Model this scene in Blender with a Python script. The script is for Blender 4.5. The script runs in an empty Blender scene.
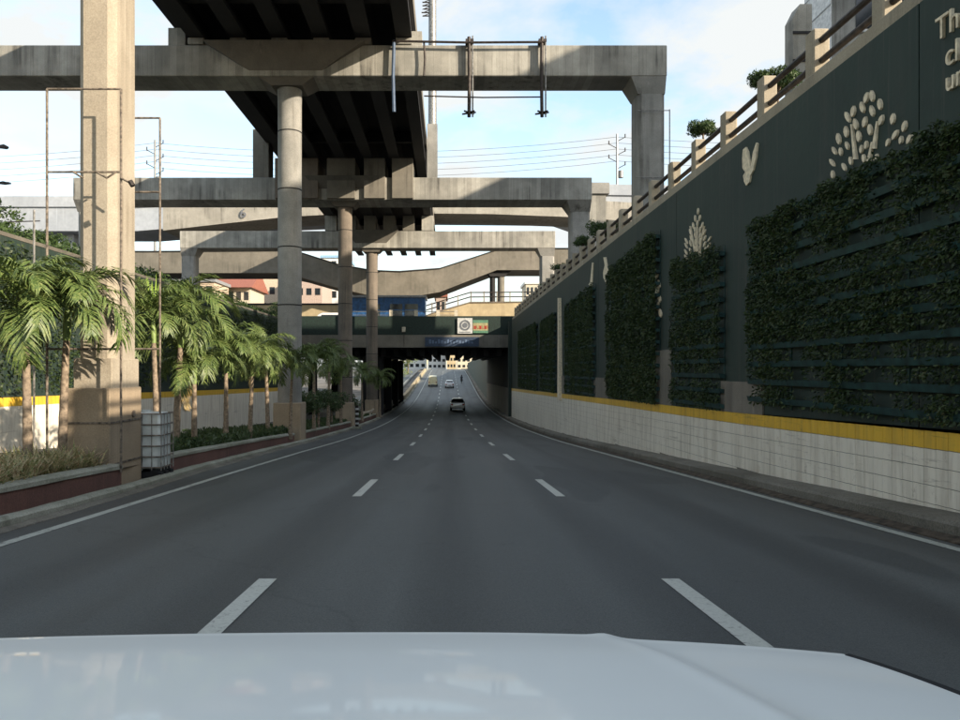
import bpy, bmesh, math, random
import numpy as np
from mathutils import Vector, Matrix, Euler
R = math.radians
rnd = random.Random(7)
npr = np.random.default_rng(11)
S = bpy.context.scene
COL = S.collection

# ------------------------------------------------------------------ camera, sky, sun, exposure
F = 750.0; CX = 448.0; CY = 370.0; HC = 1.4
cam = bpy.data.cameras.new('camera'); co = bpy.data.objects.new('camera', cam); COL.objects.link(co)
co.location = (0, 0, HC); co.rotation_euler = (R(90), 0, 0)
cam.sensor_width = 36; cam.lens = 36 * F / 960
cam.shift_x = (480 - CX) / 960; cam.shift_y = (CY - 360) / 960
cam.clip_start = 0.05; cam.clip_end = 6000
S.camera = co

SUN_AZ = 125.0; SUN_EL = 21.0       # azimuth clockwise from +Y (road direction)
w = bpy.data.worlds.new('World'); S.world = w; w.use_nodes = True
wn = w.node_tree; wn.nodes.clear()
def WN(t, **k):
    n = wn.nodes.new(t)
    for a, b in k.items(): setattr(n, a, b)
    return n
sky = WN('ShaderNodeTexSky', sky_type='NISHITA', sun_disc=False, sun_elevation=R(SUN_EL), sun_rotation=R(SUN_AZ), air_density=1.2, dust_density=1.0, ozone_density=1.3)
bg = WN('ShaderNodeBackground'); bg.inputs[1].default_value = 0.15
out = WN('ShaderNodeOutputWorld')
tc = WN('ShaderNodeTexCoord'); sp = WN('ShaderNodeSeparateXYZ')
wn.links.new(tc.outputs['Generated'], sp.inputs[0])
zc = WN('ShaderNodeMath', operation='MAXIMUM'); zc.inputs[1].default_value = 0.0; wn.links.new(sp.outputs[2], zc.inputs[0])
za = WN('ShaderNodeMath', operation='ADD'); za.inputs[1].default_value = 0.22; wn.links.new(zc.outputs[0], za.inputs[0])
dx = WN('ShaderNodeMath', operation='DIVIDE'); wn.links.new(sp.outputs[0], dx.inputs[0]); wn.links.new(za.outputs[0], dx.inputs[1])
dy = WN('ShaderNodeMath', operation='DIVIDE'); wn.links.new(sp.outputs[1], dy.inputs[0]); wn.links.new(za.outputs[0], dy.inputs[1])
cb = WN('ShaderNodeCombineXYZ'); wn.links.new(dx.outputs[0], cb.inputs[0]); wn.links.new(dy.outputs[0], cb.inputs[1])
nz = WN('ShaderNodeTexNoise'); nz.inputs['Scale'].default_value = 2.3; nz.inputs['Detail'].default_value = 9; nz.inputs['Roughness'].default_value = 0.58; nz.inputs['Distortion'].default_value = 0.25
wn.links.new(cb.outputs[0], nz.inputs['Vector'])
cr = WN('ShaderNodeValToRGB'); cr.color_ramp.elements[0].position = 0.41; cr.color_ramp.elements[0].color = (0.05, 0.05, 0.05, 1); cr.color_ramp.elements[1].position = 0.585; cr.color_ramp.elements[1].color = (1, 1, 1, 1)
wn.links.new(nz.outputs['Fac'], cr.inputs[0])
mx = WN('ShaderNodeMix', data_type='RGBA'); wn.links.new(cr.outputs[0], mx.inputs[0]); tint = WN('ShaderNodeMix', data_type='RGBA', blend_type='MULTIPLY'); tint.inputs[0].default_value = 1; tint.inputs[7].default_value = (.55, .545, .53, 1)
wn.links.new(sky.outputs[0], tint.inputs[6]); wn.links.new(tint.outputs[2], mx.inputs[6])
mx.inputs[7].default_value = (1.38, 1.43, 1.43, 1)
wn.links.new(mx.outputs[2], bg.inputs[0]); wn.links.new(bg.outputs[0], out.inputs[0])

sl = bpy.data.lights.new('sun', 'SUN'); sl.energy = 2.0; sl.angle = R(0.55); sl.color = (1.0, 0.86, 0.68)
so = bpy.data.objects.new('sun', sl); COL.objects.link(so)
sd = Vector((math.sin(R(SUN_AZ)) * math.cos(R(SUN_EL)), math.cos(R(SUN_AZ)) * math.cos(R(SUN_EL)), math.sin(R(SUN_EL))))
so.rotation_euler = sd.to_track_quat('Z', 'Y').to_euler(); so.location = (30, -30, 30)
S.view_settings.view_transform = 'Standard'; S.view_settings.look = 'None'; S.view_settings.gamma = 1; S.view_settings.exposure = 2.15
S.render.engine = 'CYCLES'; S.cycles.max_bounces = 6; S.cycles.transparent_max_bounces = 6

# ------------------------------------------------------------------ helpers
def interp(pts):
    xs = [p[0] for p in pts]; ys = [p[1] for p in pts]
    return lambda v: float(np.interp(v, xs, ys))
# smooth road profile
_ys = np.arange(-80, 420, 2.0)
_z = np.interp(_ys, [-80, 36, 52, 68, 85, 105, 125, 150, 190, 235, 270, 420], [4.4, -1.98, -2.66, -3.15, -3.45, -3.5, -3.1, -2.1, -0.35, 1.35, 1.7, 1.7])
_k = np.hanning(11); _k /= _k.sum(); _z = np.convolve(np.pad(_z, 5, mode='reflect', reflect_type='odd'), _k, 'valid')
def zr(y): return float(np.interp(y, _ys, _z))
kerbL = interp([(-80, -5.0), (9, -5.27), (13.5, -5.5), (18, -5.85), (27, -6.2), (41, -6.45), (60, -6.5), (400, -6.5)])
lineL = interp([(-80, -4.55), (8, -4.68), (16, -4.88), (26, -5.03), (400, -5.05)])
stripe = interp([(-80, 2.0), (0, 0.83), (8.8, 0.655), (15.4, 0.517), (72, -0.34), (110, -0.5), (150, 0.3), (230, 3.0), (400, 3.4)])
def P(px, py, Y): return ((px - CX) * Y / F, Y, HC + (CY - py) * Y / F)
def zat(py, Y): return HC + (CY - py) * Y / F
def xat(px, Y): return (px - CX) * Y / F

def wloc(o):
    v = Vector((0, 0, 0))
    while o is not None: v += o.location; o = o.parent
    return v
def tag(o, label=None, cat=None, group=None, kind=None):
    if label: o['label'] = label
    if cat: o['category'] = cat
    if group: o['group'] = group
    if kind: o['kind'] = kind
    return o
def thing(name, loc, label, cat, group=None):
    o = bpy.data.objects.new(name, None); COL.objects.link(o); o.location = loc; o.empty_display_size = .2
    return tag(o, label, cat, group)
def link(name, me, parent=None, loc=(0, 0, 0), rot=None):
    o = bpy.data.objects.new(name, me); COL.objects.link(o); o.parent = parent; o.location = loc
    if rot: o.rotation_euler = rot
    return o
def copy_tree(o, parent=None):
    c = o.copy(); COL.objects.link(c); c.parent = parent
    for ch in list(o.children): copy_tree(ch, c)
    return c

class MB:
    def __init__(s): s.v = []; s.f = []
    def add(s, vs, fs):
        n = len(s.v); s.v += [tuple(a) for a in vs]; s.f += [tuple(n + i for i in f) for f in fs]; return s
    def box(s, x0, x1, y0, y1, z0, z1):
        return s.add([(x0, y0, z0), (x1, y0, z0), (x1, y1, z0), (x0, y1, z0), (x0, y0, z1), (x1, y0, z1), (x1, y1, z1), (x0, y1, z1)],
                     [(0, 3, 2, 1), (4, 5, 6, 7), (0, 1, 5, 4), (1, 2, 6, 5), (2, 3, 7, 6), (3, 0, 4, 7)])
    def prism(s, pts, axis, a, b):
        """polygon pts (u,v) extruded along axis from a to b"""
        def m(u, v, t): return {'x': (t, u, v), 'y': (u, t, v), 'z': (u, v, t)}[axis]
        n = len(pts); vs = [m(u, v, a) for u, v in pts] + [m(u, v, b) for u, v in pts]
        return s.add(vs, [tuple(range(n - 1, -1, -1)), tuple(range(n, 2 * n))] + [(i, (i + 1) % n, n + (i + 1) % n, n + i) for i in range(n)])
    def tube(s, pts, r, n=8, caps=True):
        pts = [Vector(p) for p in pts]; rs = r if isinstance(r, (list, tuple)) else [r] * len(pts)
        rings = []; up = None
        for i, p in enumerate(pts):
            d = (pts[min(i + 1, len(pts) - 1)] - pts[max(i - 1, 0)]).normalized()
            if up is None: up = Vector((0, 0, 1)) if abs(d.z) < .9 else Vector((0, 1, 0))
            u = d.cross(up)
            if u.length < 1e-4: u = d.cross(Vector((1, 0, 0)))
            u.normalize(); v = d.cross(u).normalized(); up = -v if False else up
            rings.append([p + u * math.cos(2 * math.pi * k / n) * rs[i] + v * math.sin(2 * math.pi * k / n) * rs[i] for k in range(n)])
        vs = [q for rg in rings for q in rg]; fs = []
        for i in range(len(pts) - 1):
            for k in range(n):
                a = i * n + k; b = i * n + (k + 1) % n; fs.append((a, b, b + n, a + n))
        if caps: fs += [tuple(range(n - 1, -1, -1)), tuple(range((len(pts) - 1) * n, len(pts) * n))]
        return s.add(vs, fs)
    def lathe(s, prof, c, n=20):
        return s.tube([(c[0], c[1], c[2] + h) for h, r in prof], [r for h, r in prof], n)
    def loft(s, secs, close=True, caps=True):
        n = len(secs[0]); vs = [q for sec in secs for q in sec]; fs = []
        for i in range(len(secs) - 1):
            for k in range(n if close else n - 1):
                a = i * n + k; b = i * n + (k + 1) % n; fs.append((a, b, b + n, a + n))
        if caps and close: fs += [tuple(range(n - 1, -1, -1)), tuple(range((len(secs) - 1) * n, len(secs) * n))]
        return s.add(vs, fs)
    def build(s, name, mat, parent=None, smooth=False, bevel=0, fix=True):
        L = wloc(parent) if parent is not None else Vector((0, 0, 0))
        me = bpy.data.meshes.new(name); me.from_pydata([(v[0] - L.x, v[1] - L.y, v[2] - L.z) for v in s.v], [], s.f)
        if fix:
            bm = bmesh.new(); bm.from_mesh(me); bmesh.ops.recalc_face_normals(bm, faces=bm.faces)
            if bevel: bmesh.ops.bevel(bm, geom=list(bm.edges), offset=bevel, segments=1, affect='EDGES')
            bm.to_mesh(me); bm.free()
        me.materials.append(mat)
        if smooth:
            me.shade_smooth()
            try: me.set_sharp_from_angle(angle=R(38))
            except Exception: pass
        o = bpy.data.objects.new(name, me); COL.objects.link(o); o.parent = parent
        return o
def struct(o, label=None, cat=None): o['kind'] = 'structure'; return tag(o, label, cat)
def sheet(xs, ys, zf):
    """grid sheet; xs may be list of functions of y"""
    m = MB(); n = len(xs)
    for y in ys:
        for x in xs:
            X = x(y) if callable(x) else x
            m.v.append((X, y, zf(X, y)))
    for j in range(len(ys) - 1):
        for i in range(n - 1):
            a = j * n + i; m.f.append((a, a + 1, a + n + 1, a + n))
    return m

# ------------------------------------------------------------------ materials
def newmat(name):
    m = bpy.data.materials.new(name); m.use_nodes = True; nt = m.node_tree
    return m, nt, nt.nodes['Principled BSDF']
def N(nt, t, **k):
    n = nt.nodes.new(t)
    for a, b in k.items(): setattr(n, a, b)
    return n
def pos(nt, scale=(1, 1, 1)):
    g = N(nt, 'ShaderNodeNewGeometry'); mp = N(nt, 'ShaderNodeMapping'); mp.inputs['Scale'].default_value = scale
    nt.links.new(g.outputs['Position'], mp.inputs['Vector']); return mp.outputs[0]
def noise(nt, vec, scale, detail=4, rough=.55, dist=0):
    n = N(nt, 'ShaderNodeTexNoise'); n.inputs['Scale'].default_value = scale; n.inputs['Detail'].default_value = detail
    n.inputs['Roughness'].default_value = rough; n.inputs['Distortion'].default_value = dist
    nt.links.new(vec, n.inputs['Vector']); return n.outputs['Fac']
def ramp(nt, fac, a, b, ca=(0, 0, 0, 1), cb_=(1, 1, 1, 1)):
    r = N(nt, 'ShaderNodeValToRGB'); r.color_ramp.elements[0].position = a; r.color_ramp.elements[1].position = b
    r.color_ramp.elements[0].color = ca; r.color_ramp.elements[1].color = cb_
    nt.links.new(fac, r.inputs[0]); return r.outputs[0]
def mix(nt, fac, a, b, blend='MIX'):
    m = N(nt, 'ShaderNodeMix', data_type='RGBA', blend_type=blend)
    for sock, val in ((m.inputs[0], fac), (m.inputs[6], a), (m.inputs[7], b)):
        if isinstance(val, (int, float)): sock.default_value = val
        elif isinstance(val, tuple): sock.default_value = val if len(val) == 4 else (*val, 1)
        else: nt.links.new(val, sock)
    return m.outputs[2]
def bump(nt, bs, h, strength=.3, dist=.02):
    b = N(nt, 'ShaderNodeBump'); b.inputs['Strength'].default_value = strength; b.inputs['Distance'].default_value = dist
    nt.links.new(h, b.inputs['Height']); nt.links.new(b.outputs[0], bs.inputs['Normal'])
def plain(name, col, rough=.6, metal=0, var=.15, scale=6, coat=0):
    m, nt, bs = newmat(name); v = pos(nt)
    f = noise(nt, v, scale)
    d = tuple(c * (1 - var * 2) for c in col); l = tuple(min(1, c * (1 + var)) for c in col)
    nt.links.new(mix(nt, ramp(nt, f, .3, .7), d, l), bs.inputs['Base Color'])
    bs.inputs['Roughness'].default_value = rough; bs.inputs['Metallic'].default_value = metal
    if coat: bs.inputs['Coat Weight'].default_value = coat; bs.inputs['Coat Roughness'].default_value = .05
    return m
def concrete(name, light, dark, stain=(.07, .065, .055), streak=.5, fine=.25, boards=0):
    m, nt, bs = newmat(name); v = pos(nt)
    big = noise(nt, v, .35, 5); mid = noise(nt, v, 2.2, 6, .6)
    c = mix(nt, ramp(nt, big, .35, .65), dark, light)
    c = mix(nt, ramp(nt, mid, .35, .75, (0, 0, 0, 1), (.45,) * 3 + (1,)), c, tuple(a * .72 for a in dark))
    st = noise(nt, pos(nt, (2.6, 2.6, .09)), 1.0, 5, .7)          # rain streaks run down the faces
    area = noise(nt, pos(nt, (.3, .3, .6)), 1.0, 3)
    sm = N(nt, 'ShaderNodeMath', operation='MULTIPLY'); nt.links.new(ramp(nt, st, .50, .68), sm.inputs[0]); nt.links.new(ramp(nt, area, .40, .62), sm.inputs[1])
    s2 = N(nt, 'ShaderNodeMath', operation='MULTIPLY'); nt.links.new(sm.outputs[0], s2.inputs[0]); s2.inputs[1].default_value = streak
    c = mix(nt, s2.outputs[0], c, stain)
    st2 = noise(nt, pos(nt, (3.7, 3.7, .05)), 1.3, 3, .6)         # pale lime runs
    c = mix(nt, ramp(nt, st2, .66, .74, (0, 0, 0, 1), (.45, .45, .45, 1)), c, tuple(min(1, a * 1.5) for a in light))
    fn = noise(nt, v, 38, 3, .7)
    c = mix(nt, fine, c, ramp(nt, fn, .35, .65, (.12, .12, .12, 1), (.75, .73, .7, 1)), 'SOFT_LIGHT')
    nt.links.new(c, bs.inputs['Base Color']); bs.inputs['Roughness'].default_value = .88
    bump(nt, bs, noise(nt, v, 14, 6, .7), .35, .015)
    return m
M = {}
M['beam'] = concrete('weathered_grey_concrete', (.43, .415, .37), (.24, .235, .21), (.065, .062, .055), 1.0, .5)
def board_marks(m):
    nt = m.node_tree; bs = nt.nodes['Principled BSDF']; c = bs.inputs['Base Color'].links[0].from_socket
    g_ = N(nt, 'ShaderNodeNewGeometry'); sx = N(nt, 'ShaderNodeSeparateXYZ'); nt.links.new(g_.outputs['Position'], sx.inputs[0])
    mu = N(nt, 'ShaderNodeMath', operation='MULTIPLY'); nt.links.new(sx.outputs[0], mu.inputs[0]); mu.inputs[1].default_value = 3.1
    fl = N(nt, 'ShaderNodeMath', operation='FLOOR'); nt.links.new(mu.outputs[0], fl.inputs[0])
    wn1 = N(nt, 'ShaderNodeTexWhiteNoise', noise_dimensions='1D'); nt.links.new(fl.outputs[0], wn1.inputs['W'])
    fr = N(nt, 'ShaderNodeMath', operation='FRACT'); nt.links.new(mu.outputs[0], fr.inputs[0])
    c2 = mix(nt, .34, c, ramp(nt, wn1.outputs['Value'], 0, 1, (.2, .2, .2, 1), (.8, .8, .78, 1)), 'SOFT_LIGHT')
    c2 = mix(nt, ramp(nt, fr.outputs[0], .03, .07, (.4, .4, .4, 1), (0, 0, 0, 1)), c2, (.10, .095, .085))
    nt.links.new(c2, bs.inputs['Base Color'])
board_marks(M['beam'])
M['column'] = concrete('column_concrete', (.37, .36, .335), (.22, .22, .205), streak=.85, fine=.4)
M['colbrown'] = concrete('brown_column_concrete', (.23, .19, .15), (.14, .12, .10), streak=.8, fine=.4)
M['capital'] = concrete('dark_capital_concrete', (.17, .155, .13), (.11, .10, .085), streak=.6)  # darker tone than the beam concrete
M['warm'] = concrete('painted_cream_concrete', (.44, .395, .315), (.34, .295, .23), (.17, .14, .10), .75, .35)
M['tanped'] = concrete('tan_base_concrete', (.42, .335, .235), (.31, .245, .17), (.13, .10, .07), .6, .3)
M['deck'] = concrete('near_black_concrete', (.028, .027, .028), (.018, .018, .018), (.012, .012, .012), .5)  # near-black: the shade under deck and bridge is put into the colour
M['greybr'] = concrete('grey_brown_concrete', (.23, .21, .175), (.15, .14, .115), streak=.7)
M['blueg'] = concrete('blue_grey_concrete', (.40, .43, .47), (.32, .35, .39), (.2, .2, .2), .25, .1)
M['tan'] = concrete('yellow_tan_paint', (.50, .41, .26), (.38, .31, .19), (.15, .1, .06), .4)
M['kerb'] = concrete('dirty_kerb_concrete', (.25, .235, .20), (.13, .12, .095), (.05, .04, .03), .5, .5)
M['kerbtop'] = concrete('pale_kerb_concrete', (.42, .42, .36), (.24, .25, .19), (.08, .09, .05), .5, .5)
M['red'] = concrete('faded_red_painted_concrete', (.17, .080, .062), (.11, .055, .045), (.05, .03, .025), .5, .3)
M['palecon'] = concrete('pale_beige_concrete', (.38, .36, .315), (.28, .265, .23), streak=.8)
M['rail'] = concrete('railing_concrete', (.42, .37, .29), (.32, .28, .21), streak=.6)

def m_asphalt():
    m, nt, bs = newmat('asphalt'); v = pos(nt)
    lane = noise(nt, pos(nt, (1.1, .03, 1)), 1.2, 4, .6)
    big = noise(nt, pos(nt, (1, .3, 1)), .4, 5)
    c = mix(nt, ramp(nt, lane, .32, .68), (.068, .074, .072), (.112, .120, .115))
    c = mix(nt, ramp(nt, big, .4, .7, (0, 0, 0, 1), (.6, .6, .6, 1)), c, (.072, .078, .076))
    # patches and cracks
    wv = noise(nt, v, .55, 2, .5, 1.0)
    crk = N(nt, 'ShaderNodeMath', operation='PINGPONG'); nt.links.new(wv, crk.inputs[0]); crk.inputs[1].default_value = .5
    c = mix(nt, ramp(nt, crk.outputs[0], .4988, .5, (0, 0, 0, 1), (.0, .0, .0, 1)), c, (.02, .02, .02))
    sx = N(nt, 'ShaderNodeSeparateXYZ'); nt.links.new(v, sx.inputs[0])
    # tyre-polished tracks: two per lane, with wandering edges
    wob = noise(nt, pos(nt, (.2, .05, 1)), 1.0, 3)
    ax = N(nt, 'ShaderNodeMath', operation='MULTIPLY_ADD'); nt.links.new(wob, ax.inputs[0]); ax.inputs[1].default_value = .5; nt.links.new(sx.outputs[0], ax.inputs[2])
    tr = N(nt, 'ShaderNodeMath', operation='MULTIPLY_ADD'); nt.links.new(ax.outputs[0], tr.inputs[0]); tr.inputs[1].default_value = 2 * math.pi / 1.68; tr.inputs[2].default_value = .6
    sn = N(nt, 'ShaderNodeMath', operation='SINE'); nt.links.new(tr.outputs[0], sn.inputs[0])
    c = mix(nt, ramp(nt, sn.outputs[0], .0, 1.0, (0, 0, 0, 1), (.62, .62, .62, 1)), c, (.052, .056, .055))
    # sealed cracks and patch edges
    dv = N(nt, 'ShaderNodeTexVoronoi', feature='DISTANCE_TO_EDGE'); dv.inputs['Scale'].default_value = .16; dn = N(nt, 'ShaderNodeTexNoise'); dn.inputs['Scale'].default_value = .9; dn.inputs['Detail'].default_value = 6; nt.links.new(v, dn.inputs['Vector'])
    dm = N(nt, 'ShaderNodeMix', data_type='VECTOR'); dm.inputs[0].default_value = .12; nt.links.new(v, dm.inputs[4]); 
    sc3 = N(nt, 'ShaderNodeVectorMath', operation='SCALE'); sc3.inputs['Scale'].default_value = 14; nt.links.new(dn.outputs['Color'], sc3.inputs[0]); nt.links.new(sc3.outputs[0], dm.inputs[5])
    nt.links.new(dm.outputs[1], dv.inputs['Vector'])
    c = mix(nt, ramp(nt, dv.outputs['Distance'], .002, .005, (.22, .22, .22, 1), (0, 0, 0, 1)), c, (.018, .02, .02))
    pt = noise(nt, pos(nt, (.55, .16, 1)), 1.0, 1, .3)
    c = mix(nt, ramp(nt, pt, .60, .615, (0, 0, 0, 1), (.6, .6, .6, 1)), c, (.052, .057, .057))
    oil = noise(nt, v, 2.3, 4, .7)
    c = mix(nt, ramp(nt, oil, .66, .76, (0, 0, 0, 1), (.6, .6, .6, 1)), c, (.025, .026, .027))
    ag = noise(nt, v, 60, 3, .8)
    c = mix(nt, .5, c, ramp(nt, ag, .35, .65, (.25, .25, .25, 1), (.75, .75, .75, 1)), 'SOFT_LIGHT')
    sp_ = noise(nt, v, 190, 2, .6)
    c = mix(nt, .55, c, ramp(nt, sp_, .3, .7, (.1, .1, .1, 1), (.9, .9, .9, 1)), 'SOFT_LIGHT')
    wh = N(nt, 'ShaderNodeTexVoronoi'); wh.inputs['Scale'].default_value = 4.5; nt.links.new(v, wh.inputs['Vector'])
    c = mix(nt, ramp(nt, wh.outputs['Distance'], .02, .05, (.5, .5, .5, 1), (0, 0, 0, 1)), c, (.14, .14, .135))
    nt.links.new(c, bs.inputs['Base Color'])
    nt.links.new(ramp(nt, lane, .3, .7, (.55, .55, .55, 1), (.72, .72, .72, 1)), bs.inputs['Roughness'])
    bump(nt, bs, noise(nt, v, 120, 4, .7), .5, .006)
    return m
M['asphalt'] = m_asphalt()
def m_paint(name, col, wear=.55):
    m, nt, bs = newmat(name); v = pos(nt)
    n1 = noise(nt, v, 16, 8, .8); n2 = noise(nt, v, 1.4, 3)
    a = N(nt, 'ShaderNodeMath', operation='MULTIPLY'); nt.links.new(n1, a.inputs[0]); a.inputs[1].default_value = .75
    b = N(nt, 'ShaderNodeMath', operation='MULTIPLY_ADD'); nt.links.new(n2, b.inputs[0]); b.inputs[1].default_value = .25; nt.links.new(a.outputs[0], b.inputs[2])
    c = mix(nt, ramp(nt, b.outputs[0], wear, wear + .1), col, (.10, .10, .095))
    c = mix(nt, ramp(nt, noise(nt, v, 40, 2), .4, .7, (0, 0, 0, 1), (.35, .35, .35, 1)), c, tuple(k * .6 for k in col))
    nt.links.new(c, bs.inputs['Base Color']); bs.inputs['Roughness'].default_value = .7
    return m
M['mark'] = m_paint('worn_road_paint', (.58, .59, .53), .54)
M['edgeline'] = m_paint('worn_edge_paint', (.46, .48, .43), .51)

def m_tile(name, a, b, dirt):
    m, nt, bs = newmat(name); v = pos(nt)
    c = mix(nt, noise(nt, v, 1.3, 4), a, b)
    s = noise(nt, pos(nt, (1, 3.0, .35)), 1.6, 6, .65)
    c = mix(nt, ramp(nt, s, .45, .75, (0, 0, 0, 1), (.7, .7, .7, 1)), c, dirt)
    c = mix(nt, ramp(nt, noise(nt, v, 5.5, 8, .8), .58, .66, (0, 0, 0, 1), (.55, .55, .55, 1)), c, dirt)
    c = mix(nt, ramp(nt, noise(nt, pos(nt, (1, .25, 3.0)), 1.6, 6, .8), .60, .68, (0, 0, 0, 1), (.5, .5, .5, 1)), c, tuple(k * .6 for k in dirt))
    nt.links.new(c, bs.inputs['Base Color']); bs.inputs['Roughness'].default_value = .38
    return m
M['tile'] = m_tile('cream_wall_tile', (.92, .87, .75), (.86, .80, .68), (.40, .34, .26))
M['ytile'] = m_tile('yellow_wall_tile', (.88, .56, .06), (.78, .47, .05), (.40, .25, .06))
M['grout'] = plain('dark_grout', (.22, .20, .17), .9)
def m_greenwall():
    m, nt, bs = newmat('dark_green_wall_paint'); v = pos(nt)
    c = mix(nt, ramp(nt, noise(nt, v, .5, 5), .3, .7), (.014, .030, .024), (.021, .041, .031))
    c = mix(nt, ramp(nt, noise(nt, pos(nt, (1, 2.2, .15)), 1.2, 6, .7), .48, .7, (0, 0, 0, 1), (.6, .6, .6, 1)), c, (.036, .044, .036))
    c = mix(nt, ramp(nt, noise(nt, v, 2.5, 6, .7), .5, .75, (0, 0, 0, 1), (.7, .7, .7, 1)), c, (.014, .025, .021))
    c = mix(nt, ramp(nt, noise(nt, pos(nt, (1, 6, .12)), 1.5, 4, .7), .56, .66, (0, 0, 0, 1), (.75, .75, .75, 1)), c, (.050, .056, .045))
    c = mix(nt, ramp(nt, noise(nt, v, .9, 8, .75), .60, .66, (0, 0, 0, 1), (.5, .5, .5, 1)), c, (.040, .050, .040))
    nt.links.new(c, bs.inputs['Base Color']); bs.inputs['Roughness'].default_value = .7
    bump(nt, bs, noise(nt, v, 9, 5), .3, .01)
    return m
M['green'] = m_greenwall()
M['teal'] = plain('dark_teal_planter_plastic', (.016, .055, .052), .45, var=.3)
M['art'] = plain('cream_cutout_relief', (.84, .72, .52), .7, scale=15)
M['black'] = plain('matte_black', (.012, .013, .014), .95)
M['steel'] = plain('dull_galvanised_steel', (.30, .29, .27), .5, .6, .3, 10)
M['rust'] = plain('rusty_steel', (.20, .165, .13), .75, .2, .4, 14)
M['darksteel'] = plain('dark_steel_pipe', (.045, .035, .03), .6, .3, .4)
M['bluepipe'] = plain('blue_plastic_pipe', (.06, .10, .17), .6)
M['glass'] = plain('dark_window_glass', (.02, .025, .03), .08, 0, .1)
M['white'] = plain('white_wall_paint', (.72, .71, .68), .7)
M['beige'] = plain('beige_wall_paint', (.58, .46, .34), .8)
M['cream'] = plain('cream_wall_paint', (.52, .47, .37), .8)
M['pink'] = plain('pink_wall_paint', (.42, .33, .28), .8)
M['bluepaint'] = plain('blue_sheet_paint', (.02, .09, .24), .5, var=.25, scale=3)
M['skyblue'] = plain('pale_blue_paint', (.25, .42, .60), .6)
M['roofred'] = plain('orange_red_roof_sheet', (.30, .11, .07), .6)
M['roofgrey'] = plain('grey_roof_sheet', (.25, .26, .27), .6)
M['parapet'] = plain('green_parapet_paint', (.008, .024, .018), .7, var=.3)
M['banner'] = plain('blue_banner', (.025, .045, .085), .6)
M['bannerpale'] = plain('pale_blue_banner_print', (.10, .15, .24), .6)
M['signwhite'] = plain('white_sign_face', (.50, .51, .50), .5)
M['signgrey'] = plain('grey_sign_emblem', (.14, .15, .17), .5)
M['signorange'] = plain('orange_sign_print', (.34, .17, .08), .5)
M['signyellow'] = plain('yellow_sign_print', (.34, .31, .16), .5)
M['signgreen'] = plain('green_sign_print', (.10, .22, .14), .5)
M['carwhite'] = plain('white_car_paint', (.90, .93, .90), .5, 0, .008, 3, .3)
M['carbody'] = plain('white_saloon_paint', (.75, .75, .74), .3, 0, .03, 2, 1.0)
M['carsilver'] = plain('silver_car_paint', (.50, .48, .46), .3, .4, .05, 3, .8)
M['vancream'] = plain('cream_van_paint', (.72, .66, .42), .4, 0, .05, 3, .5)
M['carred'] = plain('red_vehicle_paint', (.45, .05, .04), .4)
M['lampred'] = plain('red_lamp_lens', (.35, .02, .02), .2)
M['lampwhite'] = plain('clear_lamp_lens', (.6, .6, .58), .1)
M['tankwhite'] = plain('translucent_white_plastic', (.62, .66, .64), .4, var=.1)
M['soil'] = plain('dry_soil', (.085, .065, .045), .95, var=.4, scale=8)
M['dog'] = plain('pale_fur', (.50, .42, .32), .9)
M['skin'] = plain('skin', (.30, .18, .12), .6)
M['cloth'] = plain('dark_clothing', (.03, .035, .05), .9)
M['ground'] = plain('city_ground', (.17, .16, .145), .95, var=.3, scale=.4)

def m_leaf(name, cols, scale=6, rough=.5, trans=.25):
    m, nt, bs = newmat(name); v = pos(nt)
    f = noise(nt, v, scale, 3, .7); f2 = noise(nt, v, scale * 6, 2, .6)
    a = N(nt, 'ShaderNodeMath', operation='MULTIPLY_ADD'); nt.links.new(f2, a.inputs[0]); a.inputs[1].default_value = .6
    h = N(nt, 'ShaderNodeMath', operation='MULTIPLY'); nt.links.new(f, h.inputs[0]); h.inputs[1].default_value = .4; nt.links.new(h.outputs[0], a.inputs[2])
    r = N(nt, 'ShaderNodeValToRGB'); els = r.color_ramp.elements
    while len(els) < len(cols): els.new(.5)
    for i, c in enumerate(cols): els[i].position = .32 + .36 * i / (len(cols) - 1); els[i].color = (*c, 1)
    nt.links.new(a.outputs[0], r.inputs[0]); nt.links.new(r.outputs[0], bs.inputs['Base Color'])
    bs.inputs['Roughness'].default_value = rough
    t = N(nt, 'ShaderNodeBsdfTranslucent'); nt.links.new(r.outputs[0], t.inputs[0])
    ms = N(nt, 'ShaderNodeMixShader'); ms.inputs[0].default_value = trans
    nt.links.new(bs.outputs[0], ms.inputs[1]); nt.links.new(t.outputs[0], ms.inputs[2])
    nt.links.new(ms.outputs[0], nt.nodes['Material Output'].inputs[0])
    return m
M['hedge'] = m_leaf('creeper_leaves', [(.008, .015, .006), (.022, .044, .012), (.055, .088, .024), (.090, .082, .036)], 1.7, .55, .2)
M['palm'] = m_leaf('palm_leaflets', [(.028, .050, .015), (.075, .125, .032), (.16, .21, .06), (.30, .31, .12)], 5, .5, .2)
M['palmdry'] = m_leaf('dry_palm_leaflets', [(.30, .24, .09), (.36, .27, .12), (.22, .15, .07)], 3)
M['spear'] = m_leaf('young_palm_leaf', [(.25, .42, .05), (.38, .52, .08)], 3)
M['tree'] = m_leaf('tree_leaves', [(.025, .05, .016), (.05, .09, .025), (.085, .13, .035)], 1.5)
M['sunleaf'] = m_leaf('yellow_green_leaves', [(.10, .16, .03), (.20, .26, .05), (.30, .32, .08)], 1.5)
M['bromel'] = m_leaf('variegated_strap_leaves', [(.04, .08, .025), (.20, .26, .09), (.62, .46, .28), (.42, .22, .15)], 9)
M['low'] = m_leaf('low_green_leaves', [(.03, .05, .02), (.06, .10, .035), (.12, .15, .05)], 3)
M['bark'] = plain('grey_brown_bark', (.18, .14, .10), .9, var=.35, scale=9)
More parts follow.
